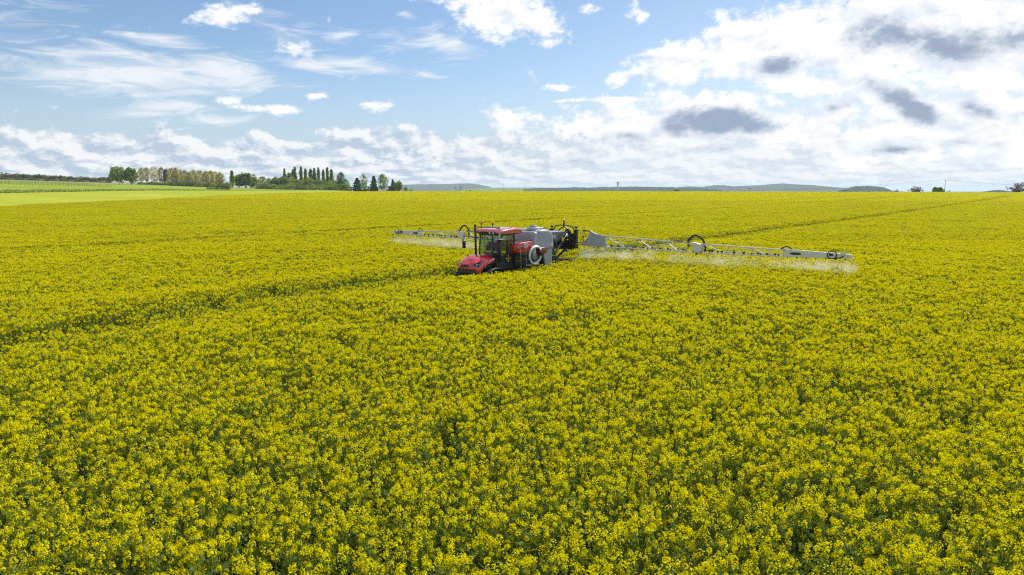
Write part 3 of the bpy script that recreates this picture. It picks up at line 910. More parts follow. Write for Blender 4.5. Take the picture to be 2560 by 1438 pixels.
MB().bar((7.44, -.84, 3.07), (7.44, .84, 3.07), .1).build('roof_frame_bar', M_black, cab); MB().bar((7.42, -.84, 1.84), (7.42, .84, 1.84), .1).build('floor_frame_bar', M_black, cab)
# glass
def pane(name, pts, th):
    n = Vector(pts[1]) - Vector(pts[0]); m_ = Vector(pts[3]) - Vector(pts[0]); d = n.cross(m_).normalized() * th
    MB().add([Vector(p) - d for p in pts] + [Vector(p) + d for p in pts], [(0, 1, 2, 3), (7, 6, 5, 4), (0, 4, 5, 1), (1, 5, 6, 2), (2, 6, 7, 3), (3, 7, 4, 0)]).build(name, M_glass, cab)
pane('windscreen', [(8.745, -.76, 1.88), (8.745, .76, 1.88), (8.635, .76, 3.03), (8.635, -.76, 3.03)], .003)
for y in (.835, -.835):
    pane('door_window', [(8.70, y, 1.88), (8.16, y, 1.88), (8.16, y, 3.03), (8.61, y, 3.03)], .003)
    pane('side_window', [(8.09, y, 1.88), (7.48, y, 1.88), (7.48, y, 3.03), (8.09, y, 3.03)], .003)
pane('rear_window', [(7.425, -.78, 2.1), (7.425, .78, 2.1), (7.445, .78, 3.03), (7.445, -.78, 3.03)], .003)
# roof shell
prof = [(8.80, 3.12), (8.86, 3.20), (8.84, 3.30), (8.68, 3.37), (8.2, 3.43), (7.6, 3.45), (7.0, 3.42), (6.86, 3.34), (6.70, 3.15), (6.78, 3.11)]
cx0 = 7.8
secs = []
for y, k, dz in ((-.97, .965, -.03), (-.95, .985, -.01), (-.80, 1.0, .0), (-.3, 1.0, .02), (.3, 1.0, .02), (.80, 1.0, .0), (.95, .985, -.01), (.97, .965, -.03)):
    ky = .62 if abs(y) > .96 else .82 if abs(y) > .94 else 1
    secs.append([(cx0 + (x - cx0) * k, y, 3.12 + (z - 3.12) * (ky if z > 3.25 else 1) + (dz if z > 3.3 and dz > 0 else 0)) for x, z in prof])
rf = MB().loft(secs, smooth_=False).build('roof', M_roof, cab, .03)
MB().box(6.95, 8.72, -.86, .86, 3.05, 3.125).build('roof_lining', M_plas, cab)
MB().loft([[(x, y, z) for y, z in ((-w, 3.10), (-w, h_), (w, h_), (w, 3.10))] for x, w, h_ in ((8.80, .62, 3.26), (8.872, .55, 3.235))], smooth_=False).build('visor', M_plas, rf)
for y in (.14, .42):
    MB().lathe([(.002, 0), (.062, 0), (.062, .018), (.045, .026), (.002, .03)], (8.868, y, 3.165), 'x', 16).build('work_light', M_lamp, rf)
for x, y in ((8.3, .3), (7.7, -.35), (7.3, .45)): MB().box(x - .1, x + .1, y - .06, y + .06, 3.44, 3.475, .012).build('roof_vent', M_roof, rf)
# front stacks with the cross rail and beacons
b = MB(); b.tube([(8.92, -.90, 1.82), (8.92, -.92, 2.6), (8.96, -.92, 3.60)], .068, 10); b.build('intake_stack', M_black, cab)
MB().tube([(8.97, -.92, 3.60), (8.97, -.92, 3.64)], .078, 10).build('stack_cap', M_plas, cab)
b = MB(); b.tube([(8.86, .90, 2.86), (8.93, .90, 3.60)], .072, 4, sq=True); b.build('exhaust_stack', M_post, cab, .015)
MB().box(8.62, 9.10, .72, 1.10, 2.80, 2.855, .02).build('stack_plate', M_post, cab)
MB().tube([(8.90, .88, 1.5), (8.88, .88, 2.82)], .10, 10).build('exhaust_shield', M_plas, cab)
MB().bar((8.95, -.9, 3.50), (8.93, .9, 3.50), .055).build('roof_rail', M_black, cab)
for y in (-.42, .42):
    bc = MB(); bc.tube([(8.94, y, 3.50), (8.94, y, 3.68)], .022, 8); bc = bc.build('beacon_stem', M_black, cab)
    MB().lathe([(.002, 0), (.05, 0), (.058, .03), (.03, .06), (.002, .06)], (8.94, y, 3.66), 'z', 14).build('beacon_base', M_black, bc)
    MB().lathe([(.002, 0), (.066, .0), (.070, .06), (.055, .12), (.025, .145), (.002, .15)], (8.94, y, 3.715), 'z', 18).build('beacon_lens', M_amb, bc)
# mirrors
mr = MB(); mr.tube(spline([(8.9, -.94, 2.62), (8.95, -1.35, 2.64), (8.95, -1.72, 2.60)], 4), .022, 6); mr = mr.build('mirror_arm', M_black, cab)
MB().box(8.92, 9.02, -1.92, -1.70, 2.18, 2.62, .03).build('mirror', M_plas, mr)
MB().tube(spline([(8.9, -.92, 2.86), (8.96, -1.4, 2.93), (8.96, -1.85, 2.90)], 4), .03, 6).build('mirror_arm', M_black, cab)
mr = MB(); mr.tube(spline([(8.78, .92, 2.54), (8.72, 1.15, 2.56), (8.64, 1.26, 2.50)], 4), .02, 6); mr = mr.build('mirror_arm', M_black, cab)
MB().box(8.58, 8.67, 1.16, 1.46, 2.02, 2.50, .03).build('mirror', M_plas, mr)
# wiper, seat, wheel, console, screen
MB().tube([(8.68, -.35, 2.95), (8.75, .1, 2.45), (8.77, .32, 2.18)], .012, 5).build('wiper', M_black, cab)
st = MB(); st.box(7.75, 8.2, -.26, .26, 2.02, 2.16, .04); st = st.build('seat', M_seat, cab)
MB().box(7.62, 7.76, -.25, .25, 2.14, 2.78, .05).build('seat_back', M_seat, st)
MB().box(7.62, 7.74, -.14, .14, 2.80, 2.98, .04).build('headrest', M_seat, st)
MB().box(7.8, 8.25, .30, .46, 2.1, 2.28, .03).build('armrest', M_plas, st)
sw = MB(); sw.tube([(8.36 + .19 * math.cos(t_) * .6, .19 * math.sin(t_), 2.30 + .19 * math.cos(t_) * .8) for t_ in np.linspace(0, 6.283, 25)], .016, 6, caps=False); sw = sw.build('steering_wheel', M_plas, cab)
MB().tube([(8.55, 0, 1.85), (8.36, 0, 2.30)], .045, 8).build('steering_column', M_plas, sw)
MB().box(8.42, 8.72, -.5, .5, 1.85, 1.98, .03).build('dashboard', M_plas, cab)
MB().box(8.30, 8.34, -.62, -.34, 2.12, 2.38, .012).build('screen', M_lens, cab)
MB().box(8.40, 8.44, .38, .62, 2.20, 2.42, .012).build('screen', M_lens, cab)

# ---- left side: hydraulic hose, indicators, locker with the maker's mark, ladder
MB().tube(spline([(9.1, .86, 1.78), (8.6, 1.0, 1.72), (8.0, 1.12, 1.82), (7.7, 1.22, 2.0), (7.55, 1.26, 2.22)], 6), .020, 7).build('handrail', M_black, SP)
MB().box(8.13, 8.19, .95, .98, 1.46, 1.86).build('yellow_strip', M_yel, SP)
ib = MB(); ib.bar((8.02, .98, 1.68), (8.36, .98, 1.68), .04); ib = ib.build('indicator_bar', M_black, SP)
MB().lathe([(.002, 0), (.05, 0), (.05, .03), (.002, .045)], (8.05, 1.0, 1.68), 'y', 14).build('indicator', M_amb, ib)
MB().lathe([(.002, 0), (.05, 0), (.05, .03), (.002, .045)], (8.28, 1.0, 1.68), 'y', 14).build('indicator', M_amb, ib)
MB().lathe([(.002, 0), (.055, 0), (.055, .03), (.002, .045)], (8.38, 1.0, 1.69), 'y', 14).build('side_lamp', M_lamp, ib)
lk = MB()
for sy in (1, -1):
    secs = []
    for x, zt, zb, yo in ((7.74, 2.38, 2.08, 1.06), (7.62, 2.50, 1.98, 1.18), (7.2, 2.57, 1.93, 1.22), (6.4, 2.60, 1.93, 1.22), (6.06, 2.60, 1.95, 1.20)):
        secs.append([(x, sy * .55, zb), (x, sy * yo, zb), (x, sy * (yo + .02), (zb + zt) / 2), (x, sy * (yo - .02), zt - .05), (x, sy * (yo - .10), zt), (x, sy * .55, zt)])
    lk = MB().loft(secs, smooth_=False).build('locker', M_red2, SP, .02)
    if sy > 0: lk_n = lk
    MB().box(6.05, 7.66, sy * 1.0, sy * 1.16, 2.62, 2.655).build('locker_rim', M_plas, lk)
# diamond and lettering
dm = MB(); D_ = [(6.80, 2.55), (6.58, 2.40), (6.80, 2.20), (7.02, 2.40)]
for k in range(4):
    p_, q_ = D_[k], D_[(k + 1) % 4]; dm.bar((p_[0], 1.250, p_[1]), (q_[0], 1.250, q_[1]), .026)
dm.build('diamond_mark', M_white, lk_n)
MB().box(6.58, 7.02, 1.244, 1.252, 2.34, 2.455).build('name_band', M_blue, lk_n)
text('lettering', 'KUHN', .135, (6.80, 1.256, 2.395), lk_n, M_white, .004, .15, .008)
MB().box(5.95, 6.56, 1.243, 1.250, 2.405, 2.425).build('trim_line', M_steel, lk_n)
MB().box(6.0, 7.6, .7, 1.1, 1.2, 1.92, .03).build('side_tool_box', M_plas, SP)
MB().box(6.15, 7.55, 1.08, 1.12, 1.42, 1.52).build('side_stripe', M_dred, SP)
ld = empty('ladder'); ld.parent = SP
for x in (7.52, 6.98): MB().tube(spline([(x + .1, 1.24, 2.32), (x, 1.36, 2.18), (x - .03, 1.38, 1.7), (x - .06, 1.40, .95)], 5), .014, 7).build('rail', M_post, ld)
MB().tube(spline([(7.60, 1.26, 2.28), (7.35, 1.3, 2.33), (7.0, 1.26, 2.30)], 4), .028, 7).build('grab_bar', M_black, ld)
for z in (1.0, 1.28, 1.56, 1.84): MB().box(6.93, 7.52, 1.28, 1.42, z, z + .035).build('step', M_plas, ld)

# ---- coiled suction hose
hp = []
for k in range(66):
    t_ = k / 65 * 2 * math.pi * 1.72 + R(250); g = k / 65
    rx = .70 - .10 * g; rz = .56 - .07 * g
    hp.append((5.98 + rx * math.cos(t_), 1.36 + .06 * math.sin(g * 9), 1.74 + rz * math.sin(t_)))
hs = MB().tube(hp, .062, 10).build('suction_hose', M_hose, SP)
MB().box(5.40, 5.52, 1.22, 1.46, 1.66, 1.90, .02).build('hose_hook', M_plas, hs)
MB().box(6.60, 6.70, 1.22, 1.46, 1.60, 1.80, .02).build('hose_hook', M_plas, hs)
MB().tube([(5.98, 1.2, 1.5), (5.98, 1.2, 2.2)], .16, 14).build('filter_can', M_post, SP)
MB().tube([(5.9, 1.24, 1.28), (5.5, 1.28, 1.34)], .04, 8).build('valve_pipe', M_steel, SP)
MB().box(5.5, 6.5, .9, 1.3, 1.08, 1.2, .02).build('step_plate', M_post, SP)
b = MB(); b.loft([[(x, y, 1.98 + q) for y, q in ((1.05, -h_), (1.38 * k_, -h_ * .8), (1.38 * k_, h_ * .6), (1.05, h_))] for x, h_, k_ in ((5.55, .24, 1), (5.0, .26, 1), (4.72, .20, .97), (4.58, .06, .92))])
b.build('mixing_hopper', M_dred, SP, .02)

# ---- spray tank
tk = empty('spray_tank'); tk.parent = SP
def rrect(x0, x1, w, z, r, n=5, cy0=0.0):
    out = []
    for cx, cyy, a0 in ((x1 - r, w - r, 0), (x0 + r, w - r, 90), (x0 + r, -w + r, 180), (x1 - r, -w + r, 270)):
        for k in range(n + 1): a = R(a0 + 90 * k / n); out.append((cx + r * math.cos(a), cy0 + cyy + r * math.sin(a), z))
    return out
MB().loft([rrect(4.3, 5.46, .64, z, .05, 3, .42) for z in (1.95, 2.4, 2.9, 3.05)] + [rrect(4.3, 5.43, .62, 3.10, .07, 3, .42), rrect(4.35, 5.3, .52, 3.22, .12, 3, .42)], smooth_=False).build('front_tank', M_tank2, tk)
MB().loft([rrect(5.30, 5.72, 1.10, z, .12) for z in (1.3, 2.2, 2.98)] + [rrect(5.32, 5.70, 1.05, 3.08, .12), rrect(5.38, 5.62, .9, 3.13, .1)]).build('tank_column', M_tank, tk)
MB().box(5.335, 5.40, 1.095, 1.115, 2.1, 3.02).build('level_gauge', M_hose, tk)
for z in np.arange(2.72, 3.0, .09): MB().box(5.35, 5.385, 1.114, 1.121, z, z + .045).build('gauge_mark', M_blue, tk)
secs = []
for x, zt, w, zb in ((5.36, 3.14, 1.12, 2.15), (5.27, 3.19, 1.19, 2.05), (4.9, 3.23, 1.22, 2.0), (4.4, 3.22, 1.22, 1.98), (4.1, 3.12, 1.22, 1.97), (3.92, 2.92, 1.20, 1.96), (3.84, 2.66, 1.17, 1.96), (3.82, 2.3, 1.15, 1.96)):
    s_pts = [(x, w * .96, zb), (x, w, zb + .06), (x, w + .03, 2.20), (x, w - .005, 2.27), (x, w, 2.5)]
    for k in range(7):
        a = R(90 * k / 6); s_pts.append((x, (w - .16) + .16 * math.cos(a), zt - .16 + .16 * math.sin(a)))
    s_pts += [(x - (.75 * max(0, (x - 4.1) / 1.26)), -p[1], p[2]) for p in s_pts[::-1]]
    secs.append(s_pts)
MB().loft(secs).build('main_tank', M_tank, tk)
for sy in (1, -1):
    b = MB().loft([[(x, sy * (w - .14), z) for x, w in ((x0, 1.20), (3.92, 1.16))] + [(x, sy * w, z) for x, w in ((3.92, 1.16), (x0, 1.20))] for x0, z in ((4.98, 2.0), (4.86, 1.6), (4.72, 1.1), (4.66, .85))], smooth_=False)
    b.build('tank_skirt', M_tank, tk, .02)
MB().lathe([(.30, -.12), (.30, 0), (.27, .03)], (4.55, .55, 3.30), 'z', 28).build('lid_collar', M_tank, tk)
b = MB(); b.lathe([(.46, -.08), (.43, .02), (.40, .10), (.36, .13), (.002, .15)], (4.95, .42, 3.24), 'z', 30); b.build('tank_dome', M_tank, tk)
lid = MB().lathe([(.27, 0), (.28, .03), (.24, .06), (.002, .075)], (4.95, .42, 3.385), 'z', 26).build('tank_lid', M_tank2, tk)
MB().tube([(4.72, .42, 3.42), (4.78, .42, 3.48), (5.12, .42, 3.48), (5.18, .42, 3.42)], .018, 6).build('lid_handle', M_black, lid)
MB().tube([(5.5, .95, 3.2), (5.5, .95, 3.32)], .05, 8).build('vent_cap', M_post, tk)
for x, y in ((4.9, .8), (4.75, .5), (4.5, .85), (4.3, .3)): MB().tube([(x, y, 3.18), (x, y, 3.29)], .035, 6).build('fitting', M_plas, tk)
text('lettering', 'F40', .10, (4.22, 1.20, 1.90), tk, M_white, .004, 0, .005)
b = MB(); b.lathe([(.36, -.04), (.36, .04)], (3.42, .95, 2.42), 'y', 28); b.lathe([(.33, -.045), (.33, .045)], (3.42, .95, 2.42), 'y', 28)
b.build('hose_reel', M_plas, SP)
MB().lathe([(.002, -.02), (.30, -.02), (.30, .02), (.002, .03)], (3.42, .92, 2.42), 'y', 24).build('reel_disc', M_tank, SP)
b = MB(); b.prism([(3.9, 2.98), (1.4, 2.96), (1.25, 2.86), (2.7, 2.2), (3.9, 2.2)], -.55, .42); b.build('boom_rest_panel', surf('slate_panel', (.20, .235, .30), .4, .1, .06, 3), SP, .03)

# ---- lift linkage and centre frame
BX = .92
lf = empty('boom_lift'); lf.parent = SP
for y in (.62, -.62):
    MB().tube([(3.05, y, 1.05), (1.25, y, 1.98)], .085, 4, sq=True).build('lift_arm', M_black, lf, .012)
    MB().tube([(3.30, y, 2.05), (1.45, y, 2.90)], .075, 4, sq=True).build('lift_arm', M_black, lf, .012)
    MB().tube([(3.4, y * 1.06, 1.15), (2.2, y * 1.06, 2.2)], .055, 10).build('lift_cylinder', M_plas, lf)
    MB().tube([(2.2, y * 1.06, 2.2), (1.5, y * 1.06, 2.8)], .032, 8).build('cylinder_rod', M_steel, lf)
    MB().box(3.0, 3.5, y - .09, y + .09, .9, 2.2, .02).build('upright', M_black, lf)
    MB().box(3.28, 3.44, y + .13, y + .16, 1.95, 2.05).build('yellow_sticker', M_yel, lf)
    MB().box(1.95, 2.2, y + .09, y + .11, 2.36, 2.6).build('yellow_sticker', M_yel, lf)
for k in range(7):
    y = -.5 + k * .17
    MB().tube(spline([(3.2, y, 1.5 + .05 * k), (2.6, y * .9, 1.45), (1.9, y, 1.75 + .04 * k), (1.15, y * 1.1, 2.1 + .05 * k)], 5), .022, 6).build('hydraulic_hose', M_plas, lf)
cf = empty('boom_frame'); cf.parent = SP
b = MB(); b.box(BX - .12, BX + .30, -1.12, 1.12, 1.80, 2.12); b.box(BX - .05, BX + .2, -.80, .80, 1.70, 1.82); b.build('cross_beam', M_black, cf, .02)
MB().box(BX - .05, BX + .10, -.92, .92, 2.42, 2.54, .01).build('cross_beam', M_black, cf)
for y in (.74, -.74): MB().box(BX - .04, BX + .22, y - .06, y + .06, 2.1, 2.8, .02).build('slide_post', M_plas, cf)
for y in (-.25, .1, .42): MB().box(BX + .1, BX + .34, y - .12, y + .12, 2.12, 2.34, .02).build('valve_block', M_plas, cf)
for k in range(9):
    y = -.85 + k * .2
    MB().tube(spline([(BX + .25, y, 1.92), (BX + .42, y + .04, 2.22 + .05 * (k % 3)), (BX + .3, y + .12, 2.56 - .04 * (k % 4)), (BX + .12, y + .16, 2.35)], 5), .024, 6).build('hydraulic_hose', M_plas, cf)
for y in (.98, -.98):
    MB().box(BX - .09, BX + .16, y - .11, y + .11, 2.0, 3.06, .02).build('frame_post', M_black, cf)
    MB().lathe([(.03, 0), (.03, .12), (.09, .13), (.105, .18), (.09, .24), (.002, .26)], (BX, y, 3.02), 'z', 14).build('accumulator', M_plas, cf)
for y in (.66, -.66):
    MB().tube([(BX, y * 1.02, 3.26), (BX, y * 1.35, 2.95)], .05, 4, sq=True).build('arch_leg', M_black, cf, .008)
    MB().tube([(BX, .0, 3.26), (BX, y * .95, 2.82)], .05, 4, sq=True).build('arch_brace', M_black, cf, .008)
    MB().tube([(BX, .02 * y, 3.32), (BX, y * .5, 3.31), (BX, y * 1.04, 3.24)], .05, 4, sq=True).build('arch_top', M_black, cf, .008)
MB().tube([(BX, 0, 3.28), (BX, 0, 3.58)], .05, 8).build('beacon_stem', M_black, cf)
MB().lathe([(.002, 0), (.085, 0), (.09, .07), (.07, .14), (.03, .17), (.002, .175)], (BX, 0, 3.57), 'z', 18).build('beacon_lens', M_amb, cf)
MB().tube([(BX + .05, 0, 3.2), (BX + .05, 0, 2.5)], .012, 5).build('suspension_cable', M_black, cf)
b = MB(); b.tube(spline([(BX + .1, .18, 2.1), (BX + .1, .20, 2.72), (BX + .1, .38, 2.98), (BX + .1, .56, 2.72), (BX + .1, .58, 2.1)], 6), .13, 10); b.build('hose_bundle', M_plas, cf)
b = MB(); b.bar((BX, -.9, 2.62), (BX, .9, 2.4), .06); b.bar((BX, -.9, 2.3), (BX, .9, 2.62), .06); b.build('frame_brace', M_black, cf)
for k in range(5):
    y = -.6 + .3 * k
    MB().tube(spline([(BX + .3, y, 2.1), (BX + .36, y + .1, 2.38), (BX + .3, y + .28, 2.42), (BX + .2, y + .4, 2.1)], 5), .018, 6).build('pipe_loop', M_steel if k % 2 else M_plas, cf)
MB().tube([(BX + .05, .25, 1.72), (BX + .05, .25, 1.52)], .05, 8).build('centre_nozzle', M_plas, cf)

# ---- boom wings
def wing(sy):
    wg = empty('boom_wing'); wg.parent = SP
    def X(s): return BX * (1 - s / 18.0)
    def p(s, z, dx=0.0): return (X(s) + dx, sy * s, z)
    def zb(s): return float(np.interp(s, [1.1, 3.15, 9.3, 14.7, 18], [2.02, 1.99, 1.965, 1.97, 2.04])) + (0 if sy > 0 else .045)
    def zt(s): return float(np.interp(s, [2.0, 2.49, 3.15, 5.5, 9.1, 11.7, 14.6, 18], [3.0, 2.81, 2.70, 2.60, 2.48, 2.38, 2.33, 2.29])) + (0 if sy > 0 else .02)
    # inner shield plate with its curved edge
    poly = [(1.14, zb(1.14)), (3.15, zb(3.15) - .02), (3.15, zt(3.15)), (2.49, 2.81), (2.2, 2.92), (2.06, 3.03), (1.98, 2.98)]
    poly += [(1.95, 2.74), (1.83, 2.54), (1.68, 2.39), (1.5, 2.23), (1.32, 2.12)]
    b = MB(); n = len(poly)
    b.add([p(s, z, -.035) for s, z in poly] + [p(s, z, .035) for s, z in poly], [tuple(range(n)), tuple(range(n, 2 * n))[::-1]] + [(i, (i + 1) % n, (i + 1) % n + n, i + n) for i in range(n)])
    b.build('shield_plate', M_plate, wg)
    MB().tube([p(1.02, 3.0), p(1.45, 3.0)], .025, 8).build('cylinder_rod', M_steel, wg)
    MB().tube([p(1.45, 3.0), p(2.0, 2.99)], .05, 8).build('fold_cylinder', M_black, wg)
    MB().tube(spline([p(1.08, 2.18), p(1.35, 2.22), p(1.55, 2.40), p(1.50, 2.62), p(1.40, 2.45), p(1.25, 2.28)], 5), .03, 7).build('hose_loop', M_plas, wg)
    for q in (0, .1): MB().tube(spline([p(1.5 + q, 2.97), p(1.45 + q, 2.75), p(1.6 + q, 2.58), p(1.75 + q, 2.8)], 5), .012, 6).build('hose', M_plas, wg)
    # chords
    MB().tube([p(3.1, zt(3.15)), p(9.1, zt(9.1))], .054, 4, sq=True).build('top_chord', M_boom, wg, .008)
    MB().tube([p(3.1, zb(3.1)), p(9.1, zb(9.1))], .046, 4, sq=True).build('bottom_chord', M_boom, wg, .008)
    MB().tube([p(3.1, zb(3.1) + .03, .34), p(9.1, zb(9.1) + .02, .2)], .04, 4, sq=True).build('bottom_chord', M_boom, wg)
    zz = [(3.25, 1), (4.7, 0), (5.6, 1), (6.6, 0), (7.45, 1), (8.25, 0), (8.95, 1)]
    for (a, ta), (c_, tb) in zip(zz[:-1], zz[1:]):
        MB().tube([p(a, zt(a) - .04 if ta else zb(a) + .05), p(c_, zt(c_) - .04 if tb else zb(c_) + .05)], .019, 4, sq=True).build('brace', M_plate, wg)
        MB().tube([p(a, zt(a) - .06 if ta else zb(a) + .05, 0 if ta else .27), p(c_, zt(c_) - .06 if tb else zb(c_) + .05, 0 if tb else .27)], .016, 4, sq=True).build('brace', M_plate, wg)
    for s in (3.25, 4.4, 5.6, 6.5, 7.6, 8.6): MB().tube([p(s, zb(s) + .02), p(s, zb(s) + (.62 if s < 3.5 else .32), .05)], .026, 4, sq=True).build('upright', M_boom, wg)
    MB().tube([p(3.3, zt(3.3) - .22), p(6.0, 2.34), p(8.6, 2.22)], .018, 6).build('hydraulic_line', M_steel, wg)
    MB().tube([p(3.2, zb(3.2) + .14, .03), p(6, zb(6) + .1, .03), p(9.0, zb(9) + .1, .03)], .016, 6).build('spray_line', M_steel, wg)
    # first hinge
    h0 = 9.12 if sy > 0 else 9.45
    b = MB(); o2 = [(h0 + .08, 1.94), (h0 + .48, 1.94), (h0 + .62, 2.24), (h0 + .60, 2.42), (h0 + .22, 2.52), (h0 - .02, 2.54), (h0 - .02, 2.40)]
    n = len(o2)
    b.add([p(s, z, -.10) for s, z in o2] + [p(s, z, .14) for s, z in o2], [tuple(range(n)), tuple(range(n, 2 * n))[::-1]] + [(i, (i + 1) % n, (i + 1) % n + n, i + n) for i in range(n)])
    b.build('hinge', M_boom, wg, .02)
    MB().tube(spline([p(h0 - .32, 2.25, -.1), p(h0 - .36, 2.6, -.1), p(h0 - .05, 2.94, -.1), p(h0 + .32, 2.90, -.1), p(h0 + .60, 2.60, -.1), p(h0 + .72, 2.2, -.1), p(h0 + .62, 2.02, -.1)], 6), .062, 10).build('hose_arch', M_plas, wg)
    MB().tube([p(h0 - 1.3, zt(8) + .05), p(h0 - .2, zt(9) + .04)], .04, 8).build('fold_cylinder', M_black, wg)
    MB().tube(spline([p(h0 - 1.75, 2.50), p(h0 - 1.6, 2.68), p(h0 - 1.25, 2.72), p(h0 - 1.0, 2.62)], 5), .016, 6).build('hose', M_plas, wg)
    MB().tube(spline([p(h0 + .6, 2.05), p(h0 + 1.0, 2.1), p(h0 + 1.3, 2.16)], 4), .03, 6).build('hose', M_plas, wg)
    MB().tube([p(h0 + .2, 1.92), p(h0 + .2, 1.80)], .05, 8).build('foot', M_plas, wg)
    # second section
    MB().tube([p(9.6, zt(9.6)), p(14.75, zt(14.7))], .052, 4, sq=True).build('top_chord', M_boom, wg, .006)
    MB().tube([p(9.7, zb(9.7)), p(14.75, zb(14.75))], .045, 4, sq=True).build('bottom_chord', M_boom, wg, .006)
    zz = [(9.8, 1), (11.2, 0), (12.6, 1), (13.8, 0), (14.6, 1)]
    for (a, ta), (c_, tb) in zip(zz[:-1], zz[1:]):
        MB().tube([p(a, zt(a) - .05 if ta else zb(a) + .04), p(c_, zt(c_) - .05 if tb else zb(c_) + .04)], .030, 4, sq=True).build('brace', M_boom, wg)
    for s in (11.25, 12.7, 13.6): MB().tube([p(s, zb(s)), p(s, zt(s) - .03)], .032, 4, sq=True).build('upright', M_boom, wg)
    MB().tube([p(9.8, zb(9.8) + .12, -.05), p(14.5, zb(14.5) + .12, -.05)], .016, 6).build('spray_line', M_steel, wg)
    # second hinge and tip
    MB().tube([p(14.45, zb(14.5) - .02), p(14.45, 2.42)], .10, 4, sq=True).build('hinge', M_boom, wg, .015)
    MB().tube(spline([p(14.2, 2.36, -.06), p(14.4, 2.50, -.06), p(14.62, 2.55, -.06), p(14.9, 2.32, -.06), p(15.3, 2.18, -.06), p(15.55, 2.15, -.06)], 6), .036, 8).build('hose_arch', M_plas, wg)
    t0, t1 = 14.55, 17.98
    o3 = [(t0, zb(14.6)), (t1, 2.03), (t1 - .08, 2.27), (15.4, 2.37), (t0 + .1, 2.38)]
    b = MB(); n = len(o3)
    b.add([p(s, z, -.05) for s, z in o3] + [p(s, z, .05) for s, z in o3], [tuple(range(n)), tuple(range(n, 2 * n))[::-1]] + [(i, (i + 1) % n, (i + 1) % n + n, i + n) for i in range(n)])
    b.build('tip_beam', M_boom, wg, .01)
    b = MB(); so = [p(15.05 + .30 * math.copysign(abs(math.cos(a)) ** .6, math.cos(a)), 2.17 + .07 * math.copysign(abs(math.sin(a)) ** .8, math.sin(a)), -.053) for a in np.linspace(0, 6.283, 21)[:-1]]
    so = [(q[0] + (BX * .0), q[1], q[2]) for q in so]; b.add(so, [tuple(range(20))]); b.build('slot', M_black, wg)
    so2 = [(q[0] + .106, q[1], q[2]) for q in so]
    MB().add(so2, [tuple(range(20))]).build('slot', M_black, wg)
    cc = 16.95
    MB().tube([p(cc + .24 * math.cos(t_), 2.20 + .21 * math.sin(t_), .08 if sy > 0 else .08) for t_ in np.linspace(0, 6.283, 28)], .026, 8, caps=False).build('hose_coil', M_plas, wg)
    MB().tube(spline([p(cc + .1, 2.02, .09), p(cc + .4, 2.06, .09), p(cc + .62, 2.20, .09)], 5), .026, 8).build('hose', M_plas, wg)
    b = MB(); o4 = [(cc + .38, 2.24), (cc + .5, 2.40), (cc + .66, 2.38), (cc + .72, 2.22), (cc + .5, 2.14)]; n = 5
    b.add([p(s, z, .055) for s, z in o4] + [p(s, z, .07) for s, z in o4], [tuple(range(n)), tuple(range(n, 2 * n))[::-1]] + [(i, (i + 1) % n, (i + 1) % n + n, i + n) for i in range(n)])
    b.build('bracket', M_boom, wg)
    MB().box(X(17.0) + .05, X(17.0) + .09, sy * 16.9 - .1, sy * 16.9 + .1, 2.14, 2.28).build('valve', M_plas, wg)
    MB().tube([p(17.96, 2.05), p(18.04, 1.92)], .02, 6).build('end_feeler', M_steel, wg)
    # nozzles every half metre
    nz0 = None
    for k in range(33):
        s = 1.6 + .5 * k; z = zb(s) + .02
        if s > 14.3: z = zb(s) - .01
        if nz0 is None:
            m_ = MB(); m_.box(-.035, .035, -.04, .04, -.02, .10); m_.tube([(0, 0, -.02), (0, 0, -.10)], .03, 6, r2=.018)
            nz0 = m_.build('nozzle', M_plas, wg); nz = nz0
        else:
            nz = nz0.copy(); COL.objects.link(nz); nz.parent = wg
        nz.location = (X(s) - .09, sy * s, z)
    for s in (3.6, 4.1, 4.75, 5.3, 5.85, 6.45, 7.0, 7.5, 8.1, 8.5, 10.3, 10.9, 11.6, 12.2, 13.0, 13.5, 13.95): MB().box(X(s) - .02, X(s) + .07, sy * s - .055, sy * s + .055, zb(s) + .05, zb(s) + .16, .01).build('section_valve', M_plas, wg)
    return wg


wing(1); wing(-1)

# ------------------------------------------------------------------ trees and bushes
M_bark = surf('bark', (.085, .07, .055), .95, 0, .3, 2, bump=.4)
M_gbark = surf('grey_bark', (.30, .28, .23), .95, 0, .3, 2, bump=.4)
FOL = {
    'green': leaf_mat('leaves_green', (.20, .27, .05), (.36, .45, .10), .5),
    'fresh': leaf_mat('leaves_fresh', (.20, .27, .04), (.33, .40, .07), .5),
    'dark': leaf_mat('leaves_dark', (.13, .18, .045), (.22, .28, .075), .45),
    'pale': leaf_mat('leaves_pale', (.40, .37, .11), (.60, .53, .19), .5),
    'conifer': leaf_mat('needles', (.065, .10, .055), (.13, .17, .09), .32),
    'brown': leaf_mat('twigs_brown', (.09, .07, .05), (.16, .125, .085), .25),
    'twig': leaf_mat('bare_twigs', (.16, .13, .11), (.26, .22, .18), .2),
    'grey': leaf_mat('twigs_grey', (.085, .075, .06), (.14, .13, .09), .25),
}


